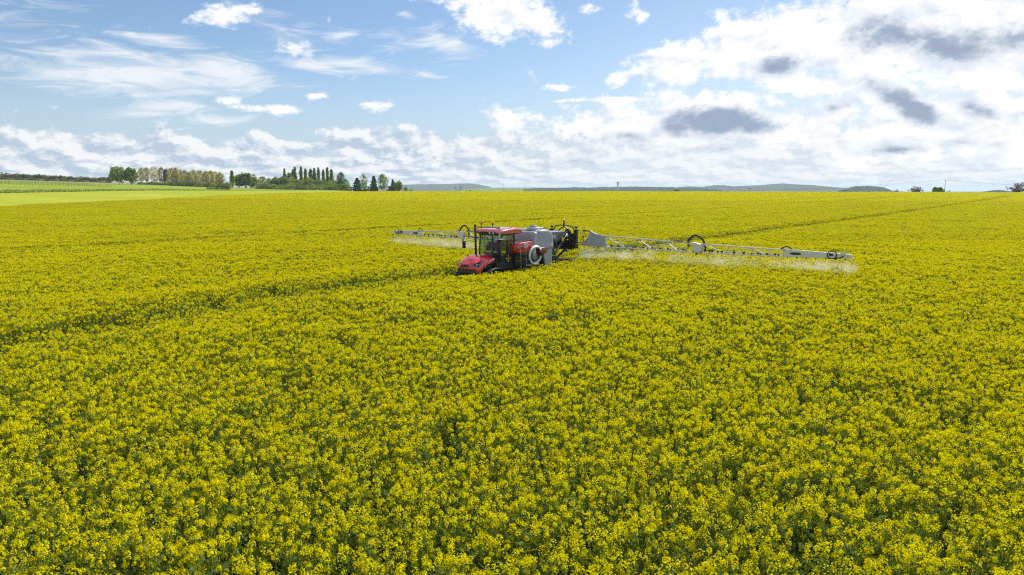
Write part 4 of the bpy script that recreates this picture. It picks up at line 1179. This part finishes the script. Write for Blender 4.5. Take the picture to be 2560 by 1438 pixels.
def limb_mesh(h, w, kind, rg):
    b = MB(); r0 = max(.10, h * .018)
    lean = rg.normal(0, .02, 2) * h
    top = {'round': .75, 'airy': .92, 'column': .95, 'conifer': .97, 'bush': .5}.get(kind, .8) * h
    path = [(lean[0] * t, lean[1] * t, top * t) for t in (0, .3, .6, 1)]
    b.tube(path, r0, 7, r2=r0 * .25)
    ends = []
    if kind in ('round', 'airy', 'bush'):
        for k in range(7 if kind != 'airy' else 10):
            z0 = rg.uniform(.25, .75) * top; a = rg.uniform(0, 6.283); l = rg.uniform(.5, .9) * w * .5
            up = {'round': .25, 'airy': .42, 'bush': .3}[kind] * h * rg.uniform(.6, 1.2)
            e = (math.cos(a) * l, math.sin(a) * l, min(h * .97, z0 + up)); m_ = (e[0] * .45, e[1] * .45, z0 + up * .35)
            b.tube([(lean[0] * z0 / top, lean[1] * z0 / top, z0), m_, e], r0 * .42, 5, r2=r0 * .1); ends.append(e)
    return b, ends


def crown_quads(h, w, kind, rg, ends=(), dens=1.0):
    P = []; s = .5
    if kind in ('round', 'bush'):
        lo = .07 if kind == 'round' else .0
        nc = int(95 * dens * (1 if kind == 'round' else .6)); d = rand_dirs(nc, rg); r_ = rg.uniform(.15, 1, nc) ** .45
        c0 = np.array([0, 0, h * (lo + 1) / 2]); R_ = np.array([w / 2, w / 2, h * (1 - lo) / 2])
        lob = 1 + .16 * np.sin(d[:, 0] * 5 + rg.uniform(0, 6)) * np.sin(d[:, 2] * 4 + rg.uniform(0, 6)) + rg.normal(0, .05, nc)
        C = c0 + d * (r_ * lob)[:, None] * R_ * .92
        if kind == 'bush': C[:, 2] = np.abs(C[:, 2] - h * .25) * 1.25 + h * .05
        k = 16
        P = np.repeat(C, k, 0) + rg.normal(0, 1, (nc * k, 3)) * np.array([w * .055, w * .055, h * .035])
        s = rg.uniform(.5, 1.1, len(P)) * (.020 * h + .12)
    elif kind == 'airy':
        nc = int(150 * dens); t = rg.uniform(.20, 1.0, nc); a = rg.uniform(0, 6.283, nc)
        rad = w / 2 * np.sin(np.clip((t - .18) / .82, 0, 1) * 2.9 + .15) ** .7 * rg.uniform(.15, 1, nc) ** .6
        C = np.stack([np.cos(a) * rad, np.sin(a) * rad, t * h], 1); k = 10
        P = np.repeat(C, k, 0) + rg.normal(0, 1, (nc * k, 3)) * np.array([w * .06, w * .06, h * .035])
        s = rg.uniform(.4, 1.0, len(P)) * (.014 * h + .08)
    elif kind == 'column':
        n = int(900 * dens); t = rg.uniform(.12, 1, n); a = rg.uniform(0, 6.283, n)
        rad = w / 2 * np.minimum(1, (1.02 - t) * 2.6) ** .6 * np.minimum(1, t * 3.2) * rg.uniform(.1, 1, n) ** .6 * (1 + .35 * np.sin(t * 13 + a * 2 + rg.uniform(0, 6)) + rg.normal(0, .18, n))
        P = np.stack([np.cos(a) * rad, np.sin(a) * rad, t * h], 1); s = rg.uniform(.25, .6, n)
    elif kind == 'conifer':
        n = int(1100 * dens); t = rg.uniform(.05, 1, n); a = rg.uniform(0, 6.283, n)
        rad = w / 2 * 1.12 * (1.02 - t) ** .68 * rg.uniform(.2, 1, n) ** .6 * (1 + .22 * np.sin(t * 40)) * (1 + .18 * np.sin(a * 3 + t * 9))
        P = np.stack([np.cos(a) * rad, np.sin(a) * rad, t * h - rad * .18], 1); s = rg.uniform(.22, .55, n)
    n = len(P); P = np.asarray(P); oc = P - np.array([0, 0, h * .5]); oc = oc / (np.linalg.norm(oc, axis=1, keepdims=True) + 1e-6)
    Nn = rand_dirs(n, rg) * .75 + oc * .7 + np.array([0, 0, .25]); Nn /= np.linalg.norm(Nn, axis=1, keepdims=True)
    return quads(np.asarray(P), Nn, s, rg, 1.25)


TREES = {}


def tree(name, px, y, top_py, w_px, kind, fol, label, group=None, cat='tree', bark=None, seed=None, dens=1.0, sink=0.0):
    rg = np.random.default_rng(seed if seed is not None else int(px * 7 + y))
    base = at_px(px, y); h = top_h(px, y, top_py); w = w_px / FPX * y
    root = tag(empty(name, base - Vector((0, 0, sink))), label, cat, group)
    lb, ends = limb_mesh(h, w, kind, rg)
    lb.build('trunk', bark or M_bark, root)
    v = crown_quads(h, w, kind, rg, ends, dens)
    me_ = mesh_np('crown', v, np.arange(len(v)).reshape(-1, 4), [FOL[fol]])
    link('crown', me_, root)
    return root


def bare_tree(name, px, y, top_py, w_px, label, trunks=1, group=None, depth=5, seed=1, col=None):
    rg = random.Random(seed); base = at_px(px, y); h = top_h(px, y, top_py); w = w_px / FPX * y
    root = tag(empty(name, base), label, 'tree', group); tr = MB(); tw = MB()

    def grow(p, d, l, r, lev):
        e = p + d * l
        (tr if lev < 2 else tw).tube([p, (p + e) / 2 + Vector((rg.uniform(-1, 1), rg.uniform(-1, 1), 0)) * l * .06, e], r, 4 if lev > 1 else 6, caps=False, r2=r * .6)
        if lev >= depth: return
        for _ in range(3 if lev < 4 else 2):
            nd = (d + Vector((rg.uniform(-1, 1), rg.uniform(-1, 1), rg.uniform(-.35, .55))) * .75).normalized()
            grow(p + d * l * rg.uniform(.65, 1), nd, l * rg.uniform(.55, .78), r * .58, lev + 1)
    for k in range(trunks):
        off = Vector(((k - (trunks - 1) / 2) * w * .4, 0, 0)); sp = Vector(((k - (trunks - 1) / 2) * .5 + rg.uniform(-.1, .1), rg.uniform(-.2, .2), 1)).normalized()
        grow(off, sp, h * .34, h * .028, 0)
    zmax = max(q[2] for q in tw.v); k_ = h / zmax; xm = max(abs(q[0]) for q in tw.v); kx = min(1.6, (w / 2) / xm)
    for q in (tr, tw): q.v = [(a * kx, b_ * kx, c_ * k_) for a, b_, c_ in q.v]
    tr.build('trunk', col or M_bark, root); tw.build('twigs', col or M_bark, root)
    return root


ORD = ['first', 'second', 'third', 'fourth', 'fifth', 'sixth', 'seventh', 'eighth', 'ninth', 'tenth', 'eleventh', 'twelfth', 'thirteenth', 'fourteenth', 'fifteenth', 'sixteenth', 'seventeenth', 'eighteenth', 'nineteenth', 'twentieth']
# the pair on the meadow
tree('broadleaf_tree', 308, 560, 413.5, 41, 'round', 'green', 'taller left one of the two full green trees standing together on the meadow', 'twin trees on the meadow', dens=1.5)
tree('broadleaf_tree', 339, 563, 418, 35, 'round', 'green', 'right one of the two full green trees standing together on the meadow', 'twin trees on the meadow', dens=1.5)
# pale row behind
pale = [(364, 422, 14), (376, 421, 15), (396, 419, 23), (414, 421, 14), (428, 424, 11), (439, 421, 15), (450, 422, 14), (460, 427, 13), (471, 427, 15), (482, 431, 13), (494, 427, 17), (509, 428, 17), (524, 430, 15), (536, 429, 15), (547, 431, 14), (559, 433, 15)]
for i, (px, py, w) in enumerate(pale):
    tree('poplar_tree', px, 640 + (i % 3) * 9, py, w * 1.5, 'airy', 'pale', f'pale yellowish sparse poplar, {ORD[i]} of its row counted from the twin green trees', 'pale poplars in a row', bark=M_gbark, dens=.75 + .05 * i)
tree('dark_poplar', 422, 636, 426, 10, 'airy', 'grey', 'dark thin half-bare tree among the pale poplars', bark=M_bark, dens=.7)
for i, (px, py, w) in enumerate([(362, 455, 16), (376, 456, 20), (392, 454, 22), (410, 455, 22), (428, 453, 24), (446, 452, 24), (463, 451, 22), (480, 451, 24), (497, 452, 24), (513, 454, 22), (529, 455, 22), (544, 456, 22), (557, 457, 20)]):
    tree('hedge_bush', px, 622, py - 1, w * 1.4, 'bush', ('dark', 'green', 'dark', 'dark', 'green')[i % 5], f'dark leafy bush under the pale poplars, {ORD[i]} from the left', 'bushes under the pale poplars', 'bush', sink=.3, dens=1.6)
tree('round_bush', 573, 560, 453, 30, 'bush', 'green', 'single dome-shaped green bush right of the pale poplars', None, 'bush', dens=2.0, sink=.3)
tree('column_tree', 588, 605, 428, 9.5, 'column', 'green', 'lone narrow column-shaped tree left of the large dark round tree', None)
tree('broadleaf_tree', 606, 615, 434, 30, 'round', 'green', 'green round tree touching the lone column tree', 'large round trees', dens=1.2)
tree('broadleaf_tree', 621, 606, 431, 36, 'round', 'dark', 'large dark green round tree in the middle of its clump', 'large round trees', dens=1.6)
tree('broadleaf_tree', 639, 616, 437, 30, 'round', 'fresh', 'light green round tree on the right of the large dark one', 'large round trees', dens=1.2)
# mixed wood
wood = [(663, 443, 20, 'airy', 'fresh'), (678, 447, 18, 'airy', 'fresh'), (695, 442, 24, 'round', 'green'), (706, 445, 20, 'round', 'fresh'), (719, 440, 24, 'round', 'fresh'), (729, 434, 14, 'airy', 'dark'), (738, 447, 24, 'round', 'green'), (750, 448, 22, 'round', 'fresh'),
        (764, 457, 22, 'bush', 'brown'), (777, 444, 30, 'round', 'fresh'), (791, 452, 24, 'round', 'green'), (804, 449, 22, 'round', 'green'), (817, 451, 24, 'round', 'dark'), (843, 448, 38, 'round', 'fresh'), (857, 433, 18, 'airy', 'dark'), (867, 449, 16, 'airy', 'green'), (877, 463, 14, 'bush', 'brown')]
lk_ = {'airy': 'loose thin-crowned', 'round': 'rounded leafy', 'bush': 'low brownish'}
for i, (px, py, w, kd, fo) in enumerate(wood):
    tree('wood_tree', px, 660 + (i * 7 % 4) * 6, py, w * 1.3, kd, fo, f'{lk_[kd]} tree, {ORD[i]} from the left in the mixed wood under the tall poplars', 'trees of the mixed wood', dens=1.3)
for i, (px, w) in enumerate([(656, 18), (670, 22), (686, 22), (712, 24), (734, 26), (757, 24), (784, 24), (811, 26), (832, 22), (853, 24), (868, 18)]):
    tree('undergrowth_bush', px, 645, 456 + (i * 5 % 4) * 1.3, w * 1.5, 'bush', ('green', 'dark', 'green', 'fresh')[i % 4], f'low green bush at the foot of the mixed wood, {ORD[i]} from the left', 'bushes at the foot of the wood', 'bush', sink=.3, dens=1.6)
for i, (px, py, w) in enumerate([(718, 423, 6), (739, 425, 6.5), (744, 419, 6.5), (759, 418, 6.5), (770, 423, 6.5), (783, 424, 10), (792, 422, 8), (802, 420, 5.5), (814, 426, 6), (824, 420, 6), (834, 425, 8)]):
    tree('lombardy_poplar', px, 690 + (i % 2) * 8, py, w * 1.2, 'column', 'green', f'tall narrow dark poplar rising above the wood, {ORD[i]} from the left', 'tall narrow poplars above the wood', dens=1.0)
# right-hand group
tree('conifer', 897, 600, 446, 25, 'conifer', 'conifer', 'broad dark conifer, leftmost of the small tree group', 'dark conifers')
tree('birch_tree', 912, 615, 438, 24, 'airy', 'fresh', 'thin pale birch between the two larger conifers', None, bark=M_gbark, dens=.7)
tree('round_bush', 918, 600, 460, 24, 'bush', 'fresh', 'light green bush between the two larger conifers', None, 'bush', sink=.2)
tree('conifer', 938, 600, 441, 20, 'conifer', 'conifer', 'pointed dark conifer in the middle of the small tree group', 'dark conifers', dens=1.3)
tree('birch_tree', 960, 605, 438, 29, 'airy', 'green', 'tall loose green tree right of the pointed conifer', None, bark=M_gbark, dens=1.2)
tree('round_bush', 977, 600, 464, 14, 'bush', 'brown', 'small brownish bush right of the tall loose green tree', None, 'bush', sink=.2)
tree('conifer', 985, 610, 450, 12, 'conifer', 'conifer', 'slim dark conifer behind the round light green tree', 'dark conifers')
tree('broadleaf_tree', 998, 600, 451, 26, 'round', 'fresh', 'round light green tree, last tall one before the blue hill', None, dens=1.2)
tree('round_bush', 1017, 600, 465, 13, 'bush', 'fresh', 'small round bush left of the blue hill', None, 'bush', dens=.6)
tree('round_bush', 1031, 600, 471, 9, 'bush', 'fresh', 'tiny round bush just before the blue hill', None, 'bush', dens=.5)
# far wood on the left rise
for i in range(38):
    px = 2 + i * 7.6 + (i * 37 % 5) - 2
    py = np.interp(px, [0, 60, 130, 200, 250, 290], [431, 434, 437, 441, 443, 442]) + (i * 53 % 7) * .55
    tree('far_tree', px, 720 + (i * 29 % 5) * 8, py, 17 + (i * 31 % 6), 'round' if i % 4 else 'airy', ('grey', 'grey', 'brown', 'green', 'grey')[i % 5] if px < 240 else ('green', 'brown')[i % 2],
         'grey-brown budding tree in the long far wood on the left skyline', 'trees of the far wood on the left', dens=.8)
for i in range(24):
    tree('far_bush', -4 + i * 12.4, 705, np.interp(i * 12.4, [0, 290], [441, 450]), 22, 'bush', ('dark', 'green', 'grey')[i % 3], 'low dark bush along the foot of the far wood on the left', 'bushes along the far wood', 'bush', dens=.8, sink=.4)
# crest of the field: bare trees, bushes, hut, masts
bare_tree('bare_tree', 1146, 560, 464, 22, 'dead-looking bare tree on the field crest below the blue hill', 2, seed=4, depth=4, col=M_gbark)
tree('bare_tree', 2281, 520, 466.5, 34, 'round', 'twig', 'wide bare tree on the crest left of the utility pole', dens=.55, bark=M_gbark)
tree('bare_tree', 2537, 480, 457, 58, 'round', 'twig', 'large bare round-crowned tree at the right edge of the photo', dens=.8, bark=M_gbark)
tree('low_shrub', 2236, 520, 472, 22, 'bush', 'grey', 'low grey shrub left of the wide bare tree', None, 'bush', dens=.5, sink=.3)
tree('low_shrub', 2281, 518, 475, 36, 'bush', 'brown', 'brown scrub under the wide bare tree', None, 'bush', dens=.6, sink=.3)
for i, (px, py, w, kd) in enumerate([(2328, 469, 10, 'column'), (2336, 470, 5, 'column'), (2342, 469.5, 6, 'column'), (2347, 473, 12, 'bush')]):
    tree('wind_bent_shrub', px, 500, py, w, kd, 'green', f'wind-bent green shrub beside the utility pole, {ORD[i]} from the left', 'shrubs by the utility pole', 'bush', dens=.6)
tree('low_shrub', 2362, 505, 475.5, 14, 'bush', 'pale', 'pale low shrub right of the utility pole', None, 'bush', dens=.5, sink=.2)
for i, (px, py, w) in enumerate([(1115, 475.5, 10), (1176, 472.5, 24), (1190, 474.5, 14), (1222, 475, 20), (1275, 475.5, 18), (1370, 475, 12), (1515, 470.5, 15), (1530, 474, 28), (1655, 474, 14), (2020, 475.5, 16), (2065, 476.5, 10), (2135, 476, 14)]):
    tree('crest_shrub', px, 560, py, w, 'bush', ('fresh', 'pale', 'pale', 'fresh')[i % 4], f'small shrub peeping over the field crest, {ORD[i]} from the left', 'shrubs behind the field crest', 'bush', dens=.5, sink=.2)
# farm shed
g = at_px(1688, 540); hz = top_h(1688, 540, 474)
sh = tag(empty('farm_shed', g), 'small dark farm shed peeping over the field crest', 'shed')
M_shed = surf('weathered_boards', (.07, .055, .05), .9, 0, .25, 1); M_shr = surf('shed_roof_metal', (.16, .10, .09), .7, 0, .2, 1)
MB().box(-1.6, 1.6, -2, 2, 0, hz - .5).build('wall', M_shed, sh)
MB().prism([(-2, hz - .52), (2, hz - .52), (0, hz)], -2.2, 2.2).build('roof', M_shr, sh)
MB().box(-.6, .6, -2.05, -2.0, 0, 1.6).build('door', M_shed, sh)
# utility pole with wires
g = at_px(2353, 500)
up = tag(empty('utility_pole', g), 'leaning utility pole with crossarm and sagging wires on the right crest', 'pole')
M_pole = surf('pole_concrete', (.16, .17, .20), .8, 0, .15, 2); ph_ = top_h(2353, 500, 452)
MB().tube([(-.6, 0, 0), (0, 0, ph_)], .20, 8, r2=.12).build('pole', M_pole, up)
b = MB(); b.tube([(0, 0, ph_ - .6), (-1.0, 0, ph_ + .1), (-.8, 0, ph_ + .4)], .07, 6); b.tube([(0, 0, ph_ - .6), (1.0, 0, ph_ + .1), (.8, 0, ph_ + .4)], .07, 6); b.build('crossarm', M_pole, up)
for dx in (-.8, .8): MB().lathe([(.002, 0), (.10, 0), (.10, .25), (.002, .3)], (dx, 0, ph_ + .35), 'z', 8).build('insulator', M_pole, up)
M_wire = surf('wire', (.22, .24, .28), .6, .3, .1, 2)
for dx in (-.8, 0, .8):
    zt_ = ph_ + .6 if dx else ph_
    MB().tube([(dx + -150 * t, 140 * t + 0, zt_ - 8 * t - 10 * t * (1 - t)) for t in np.linspace(0, 1, 14)], .022, 4).build('wire', M_wire, up)
    MB().tube([(dx + 120 * t, -40 * t, zt_ - 6 * t - 8 * t * (1 - t)) for t in np.linspace(0, 1, 14)], .022, 4).build('wire', M_wire, up)
# short T post in the crest
g = at_px(1868, 520); hh = top_h(1868, 520, 471)
tp_ = tag(empty('t_post', g), 'small T-shaped post on the field crest in front of the long hill', 'post')
MB().tube([(0, 0, 0), (0, 0, hh)], .16, 6).build('post', M_pole, tp_)
MB().bar((-1.9, 0, hh - .1), (1.9, 0, hh - .1), .2).build('crossbar', M_pole, tp_)
# lattice mast
g = at_px(1258, 1500); hh = top_h(1258, 1500, 457.5)
ms_ = tag(empty('lattice_mast', g), 'thin lattice mast standing right of the blue hill', 'mast')
M_mast = surf('galvanised_mast', (.25, .26, .28), .6, .5, .1, 1)
for sx, sy in ((-1, -1), (1, -1), (1, 1), (-1, 1)): MB().tube([(sx * 1.0, sy * 1.0, 0), (sx * .45, sy * .45, hh)], .16, 4).build('leg', M_mast, ms_)
for k in range(9):
    z0, z1 = hh * k / 9, hh * (k + 1) / 9; w0, w1 = 1.0 - .55 * k / 9, 1.0 - .55 * (k + 1) / 9
    b = MB()
    for sy in (-1, 1): b.tube([(-w0, sy * w0, z0), (w1, sy * w1, z1)], .09, 4); b.tube([(sy * w0, -w0, z0), (sy * w1, w1, z1)], .09, 4)
    b.build('brace', M_mast, ms_)
for px, py, d_ in ((1355, 464, 2600), (1460, 460, 2900)):
    g = at_px(px, d_); hh = top_h(px, d_, py)
    q = tag(empty('radio_mast', g), 'faint thin radio mast on the far low hills, ' + ('left one' if px < 1400 else 'right one nearer the water tower'), 'mast', 'faint masts on the horizon')
    MB().tube([(0, 0, 0), (0, 0, hh)], .35, 6, r2=.2).build('mast', M_mast, q)
# water tower
g = at_px(1542, 3000); g.z = -20; hh = CAM_Z + (HORIZON - 455.3) / FPX * 3000 + 20
wt_ = tag(empty('water_tower', g), 'pale flared concrete water tower on the far hills', 'water tower')
M_conc = surf('pale_concrete', (.60, .55, .56), .85, 0, .08, .3)
MB().lathe([(3.4, 0), (2.9, hh - 17), (3.2, hh - 11)], (0, 0, 0), 'z', 24).build('shaft', M_conc, wt_)
MB().lathe([(3.2, hh - 11), (5.0, hh - 2.0), (5.4, hh - .8), (5.2, hh), (.1, hh + .2)], (0, 0, 0), 'z', 24).build('bowl', M_conc, wt_)
MB().tube([(9.5, 0, hh - 18), (8.8, 0, hh - 5)], .5, 6).build('antenna', M_mast, wt_)
# vineyard posts on the left rise
M_vp = surf('weathered_post', (.10, .085, .07), .9, 0, .2, 2)
for r_i, (d_, x0, x1, n, hgt) in enumerate(((418, -10, 288, 44, 1.5), (455, -10, 250, 36, 1.5), (500, -10, 230, 34, 1.5))):
    fn = tag(empty('wire_fence', at_px(x0, d_)), ('nearest', 'middle', 'farthest')[r_i] + ' row of dark posts and wires on the meadow by the far wood', 'fence', 'post rows on the left meadow')
    o0 = at_px(x0, d_); pts = []; p0 = None
    for k in range(n):
        px = x0 + (x1 - x0) * k / (n - 1) + ((k * 37) % 7 - 3) * .6; g = at_px(px, d_); h_ = hgt * (.75 + ((k * 53) % 10) * .06)
        pts.append(g - o0 + Vector((0, 0, hgt * .72)))
        if p0 is None: p0 = MB().tube([(0, 0, -.2), (0, 0, 1)], .08, 6, r2=.07).build('post', M_vp, fn); q = p0
        else: q = p0.copy(); COL.objects.link(q); q.parent = fn
        q.location = g - o0; q.scale = (1, 1, h_)
    MB().tube(pts, .03, 4).build('wire', M_vp, fn)
    MB().tube([p_ - Vector((0, 0, hgt * .35)) for p_ in pts], .03, 4).build('wire', M_vp, fn)
# dark trough of tall grass
g = at_px(553, 440)
b = MB(); rgq = np.random.default_rng(3); n = 260
P2 = np.stack([rgq.uniform(-7.2, 7.2, n), rgq.normal(0, .5, n), rgq.uniform(.1, .75, n)], 1)
for i in range(n): P2[i, 2] += float(ground_z(g.x + P2[i, 0], g.y + P2[i, 1])) - g.z
v = quads(P2, rand_dirs(n, rgq), rgq.uniform(.2, .4, n), rgq, 1.3)
tag(link('hedge_strip', mesh_np('hedge_strip', v, np.arange(len(v)).reshape(-1, 4), [FOL['dark']]), None, g), 'short low dark hedge strip on the meadow before the round bush', 'hedge')
# grass tussocks along the bank edge
n = 5200; px_ = RNG.uniform(-60, 620, n); D_b, _ = keys(px_); yy = np.where(RNG.uniform(0, 1, n) < .8, D_b[3] + RNG.normal(0, 1.2, n), RNG.uniform(D_b[3], D_b[4]))
xx = (px_ - 1280) / FPX * yy; hgt = RNG.uniform(.1, 1.0, n) * np.interp(px_, [0, 450, 620], [1.0, .55, .1])
P3 = np.stack([xx, yy, ground_z(xx, yy) + hgt * .6], 1); v = quads(P3, rand_dirs(n, RNG), RNG.uniform(.18, .42, n) * np.interp(px_, [0, 450, 620], [1, .7, .3]), RNG, 1.0)
tag(link('tall_grass', mesh_np('tall_grass', v, np.arange(len(v)).reshape(-1, 4), [FOL['green']])), 'dark tall grass along the bank across the meadow', 'grass', kind='stuff')

# ------------------------------------------------------------------ spray mist under the boom
def mist_mat(name, dens, sp=None):
    m = bpy.data.materials.new(name); m.use_nodes = True; nt = m.node_tree; nt.nodes.clear(); N = nt.nodes; L = nt.links
    tc_ = N.new('ShaderNodeTexCoord'); sx = N.new('ShaderNodeSeparateXYZ'); L.new(tc_.outputs['Object'], sx.inputs[0])
    n1_ = N.new('ShaderNodeTexNoise'); n1_.inputs['Scale'].default_value = 1.1; n1_.inputs['Detail'].default_value = 4; n1_.inputs['Roughness'].default_value = .6
    mp = N.new('ShaderNodeMapping'); mp.inputs['Scale'].default_value = (.7, 1.0, .55); L.new(tc_.outputs['Object'], mp.inputs[0]); L.new(mp.outputs[0], n1_.inputs['Vector'])
    r1 = N.new('ShaderNodeMapRange'); r1.inputs[1].default_value = .40; r1.inputs[2].default_value = .72; r1.inputs[3].default_value = .04; r1.inputs[4].default_value = 1.5; L.new(n1_.outputs['Fac'], r1.inputs[0])
    n2_ = N.new('ShaderNodeTexNoise'); n2_.inputs['Scale'].default_value = .30; n2_.inputs['Detail'].default_value = 2; L.new(tc_.outputs['Object'], n2_.inputs['Vector'])
    r2 = N.new('ShaderNodeMapRange'); r2.inputs[1].default_value = .3; r2.inputs[2].default_value = .7; r2.inputs[3].default_value = .35; r2.inputs[4].default_value = 1.25; L.new(n2_.outputs['Fac'], r2.inputs[0])
    zr = N.new('ShaderNodeMapRange'); zr.inputs[1].default_value = 2.05; zr.inputs[2].default_value = 1.55; zr.inputs[3].default_value = .35; L.new(sx.outputs[2], zr.inputs[0])
    a = N.new('ShaderNodeMath'); a.operation = 'MULTIPLY'; L.new(r1.outputs[0], a.inputs[0]); L.new(r2.outputs[0], a.inputs[1])
    b_ = N.new('ShaderNodeMath'); b_.operation = 'MULTIPLY'; L.new(a.outputs[0], b_.inputs[0]); L.new(zr.outputs[0], b_.inputs[1])
    def mth(op, a_, b2=None, c2=None):
        q = N.new('ShaderNodeMath'); q.operation = op
        for k_, v_ in enumerate((a_, b2, c2)):
            if v_ is None: continue
            if isinstance(v_, (int, float)): q.inputs[k_].default_value = v_
            else: L.new(v_, q.inputs[k_])
        return q.outputs[0]
    ay = mth('ABSOLUTE', sx.outputs[1]); gx = mth('SUBTRACT', sx.outputs[0], mth('MULTIPLY_ADD', ay, -BX / 18, BX))          # distance from the boom's plane
    fl = N.new('ShaderNodeMapRange'); fl.interpolation_type = 'SMOOTHSTEP'; fl.inputs[1].default_value = 1.15; fl.inputs[2].default_value = .1; L.new(mth('ABSOLUTE', mth('ADD', gx, .15)), fl.inputs[0])
    fan = mth('MULTIPLY_ADD', mth('COSINE', mth('MULTIPLY', mth('SUBTRACT', ay, 1.6), 4 * math.pi)), .5, .5)                  # one fan per nozzle
    fw = N.new('ShaderNodeMapRange'); fw.inputs[1].default_value = 1.45; fw.inputs[2].default_value = 1.95; fw.inputs[3].default_value = .15; fw.inputs[4].default_value = .9; L.new(sx.outputs[2], fw.inputs[0])
    mixf = mth('ADD', mth('MULTIPLY', fan, fw.outputs[0]), mth('SUBTRACT', 1.0, fw.outputs[0]))
    b3 = mth('MULTIPLY', mth('MULTIPLY', b_.outputs[0], fl.outputs[0]), mixf)
    c_ = N.new('ShaderNodeMath'); c_.operation = 'MULTIPLY'; c_.inputs[1].default_value = dens; L.new(b3, c_.inputs[0])
    vs_ = N.new('ShaderNodeVolumePrincipled'); vs_.inputs['Color'].default_value = (.96, .97, 1, 1); vs_.inputs['Anisotropy'].default_value = .35
    L.new(c_.outputs[0], vs_.inputs['Density'])
    o = N.new('ShaderNodeOutputMaterial'); L.new(vs_.outputs[0], o.inputs['Volume'])
    try: m.cycles.volume_step_rate = .12
    except Exception: pass
    return m


M_mist = mist_mat('spray_droplets', .40)
for sy in (1, -1):
    secs = []
    for s in np.linspace(1.25, 18.15, 35):
        x = BX * (1 - s / 18.0); zt_ = 1.94 if sy > 0 else 1.98
        k = random.uniform(-.08, .08); e = min(1, (s - 1.0) / .5, (18.5 - s) / .5)
        secs.append([(x - .10 * e, sy * s, zt_), (x + .08, sy * s, zt_), (x + .75 * e, sy * s, 1.62), (x + 1.05 * e, sy * s, 1.05), (x - 1.4 * e, sy * s, 1.05), (x - 1.2 * e, sy * s, 1.7)])
    o = MB().loft(secs).build('spray_mist', M_mist)
    o.location = SP_O; o.rotation_euler = SP.rotation_euler
    tag(o, 'fine white spray mist drifting under the ' + ('long near boom wing on the right' if sy > 0 else 'far boom wing behind the cab'), 'spray', 'spray under the boom', 'stuff')
# distant smoke plume
def puff_mat():
    m = bpy.data.materials.new('smoke'); m.use_nodes = True; nt = m.node_tree; nt.nodes.clear(); N = nt.nodes; L = nt.links
    tc_ = N.new('ShaderNodeTexCoord'); n1_ = N.new('ShaderNodeTexNoise'); n1_.inputs['Scale'].default_value = .05; n1_.inputs['Detail'].default_value = 4
    L.new(tc_.outputs['Object'], n1_.inputs['Vector'])
    r1 = N.new('ShaderNodeMapRange'); r1.inputs[1].default_value = .42; r1.inputs[2].default_value = .7; r1.inputs[4].default_value = .10; L.new(n1_.outputs['Fac'], r1.inputs[0])
    v_ = N.new('ShaderNodeVolumePrincipled'); v_.inputs['Color'].default_value = (.98, .98, 1, 1); L.new(r1.outputs[0], v_.inputs['Density'])
    o = N.new('ShaderNodeOutputMaterial'); L.new(v_.outputs[0], o.inputs['Volume'])
    try: m.cycles.volume_step_rate = .3
    except Exception: pass
    return m
b = MB(); d_ = 2700; k = d_ / FPX
secs = []
for t in np.linspace(0, 1, 12):
    cx = (2201 - 1280 + 10 * t ** .8 + 8 * t * t) * k; cz = CAM_Z + (HORIZON - (474 - 26 * t)) * k; rr = (2.0 + 13 * t) * k * .55
    secs.append([(cx + rr * math.cos(a) * (1.1 if t > .5 else 1), d_ + rr * math.sin(a), cz) for a in np.linspace(0, 6.283, 13)[:-1]])
b.loft(secs)
tag(b.build('smoke_plume', puff_mat()), 'white smoke plume rising at the right end of the far hills', 'smoke', kind='stuff')

# ------------------------------------------------------------------ haze: the air between here and the hills
hm = bpy.data.materials.new('haze_air'); hm.use_nodes = True; hm.node_tree.nodes.clear()
_v = hm.node_tree.nodes.new('ShaderNodeVolumePrincipled'); _v.inputs['Density'].default_value = 8.0e-5; _v.inputs['Color'].default_value = (.66, .80, .98, 1); _v.inputs['Anisotropy'].default_value = .2
_oo = hm.node_tree.nodes.new('ShaderNodeOutputMaterial'); hm.node_tree.links.new(_v.outputs[0], _oo.inputs['Volume'])
tag(MB().box(-16000, 16000, -16000, 16000, -60, 62).build('haze', hm), 'thin blue haze over the far hills', 'haze', kind='stuff')
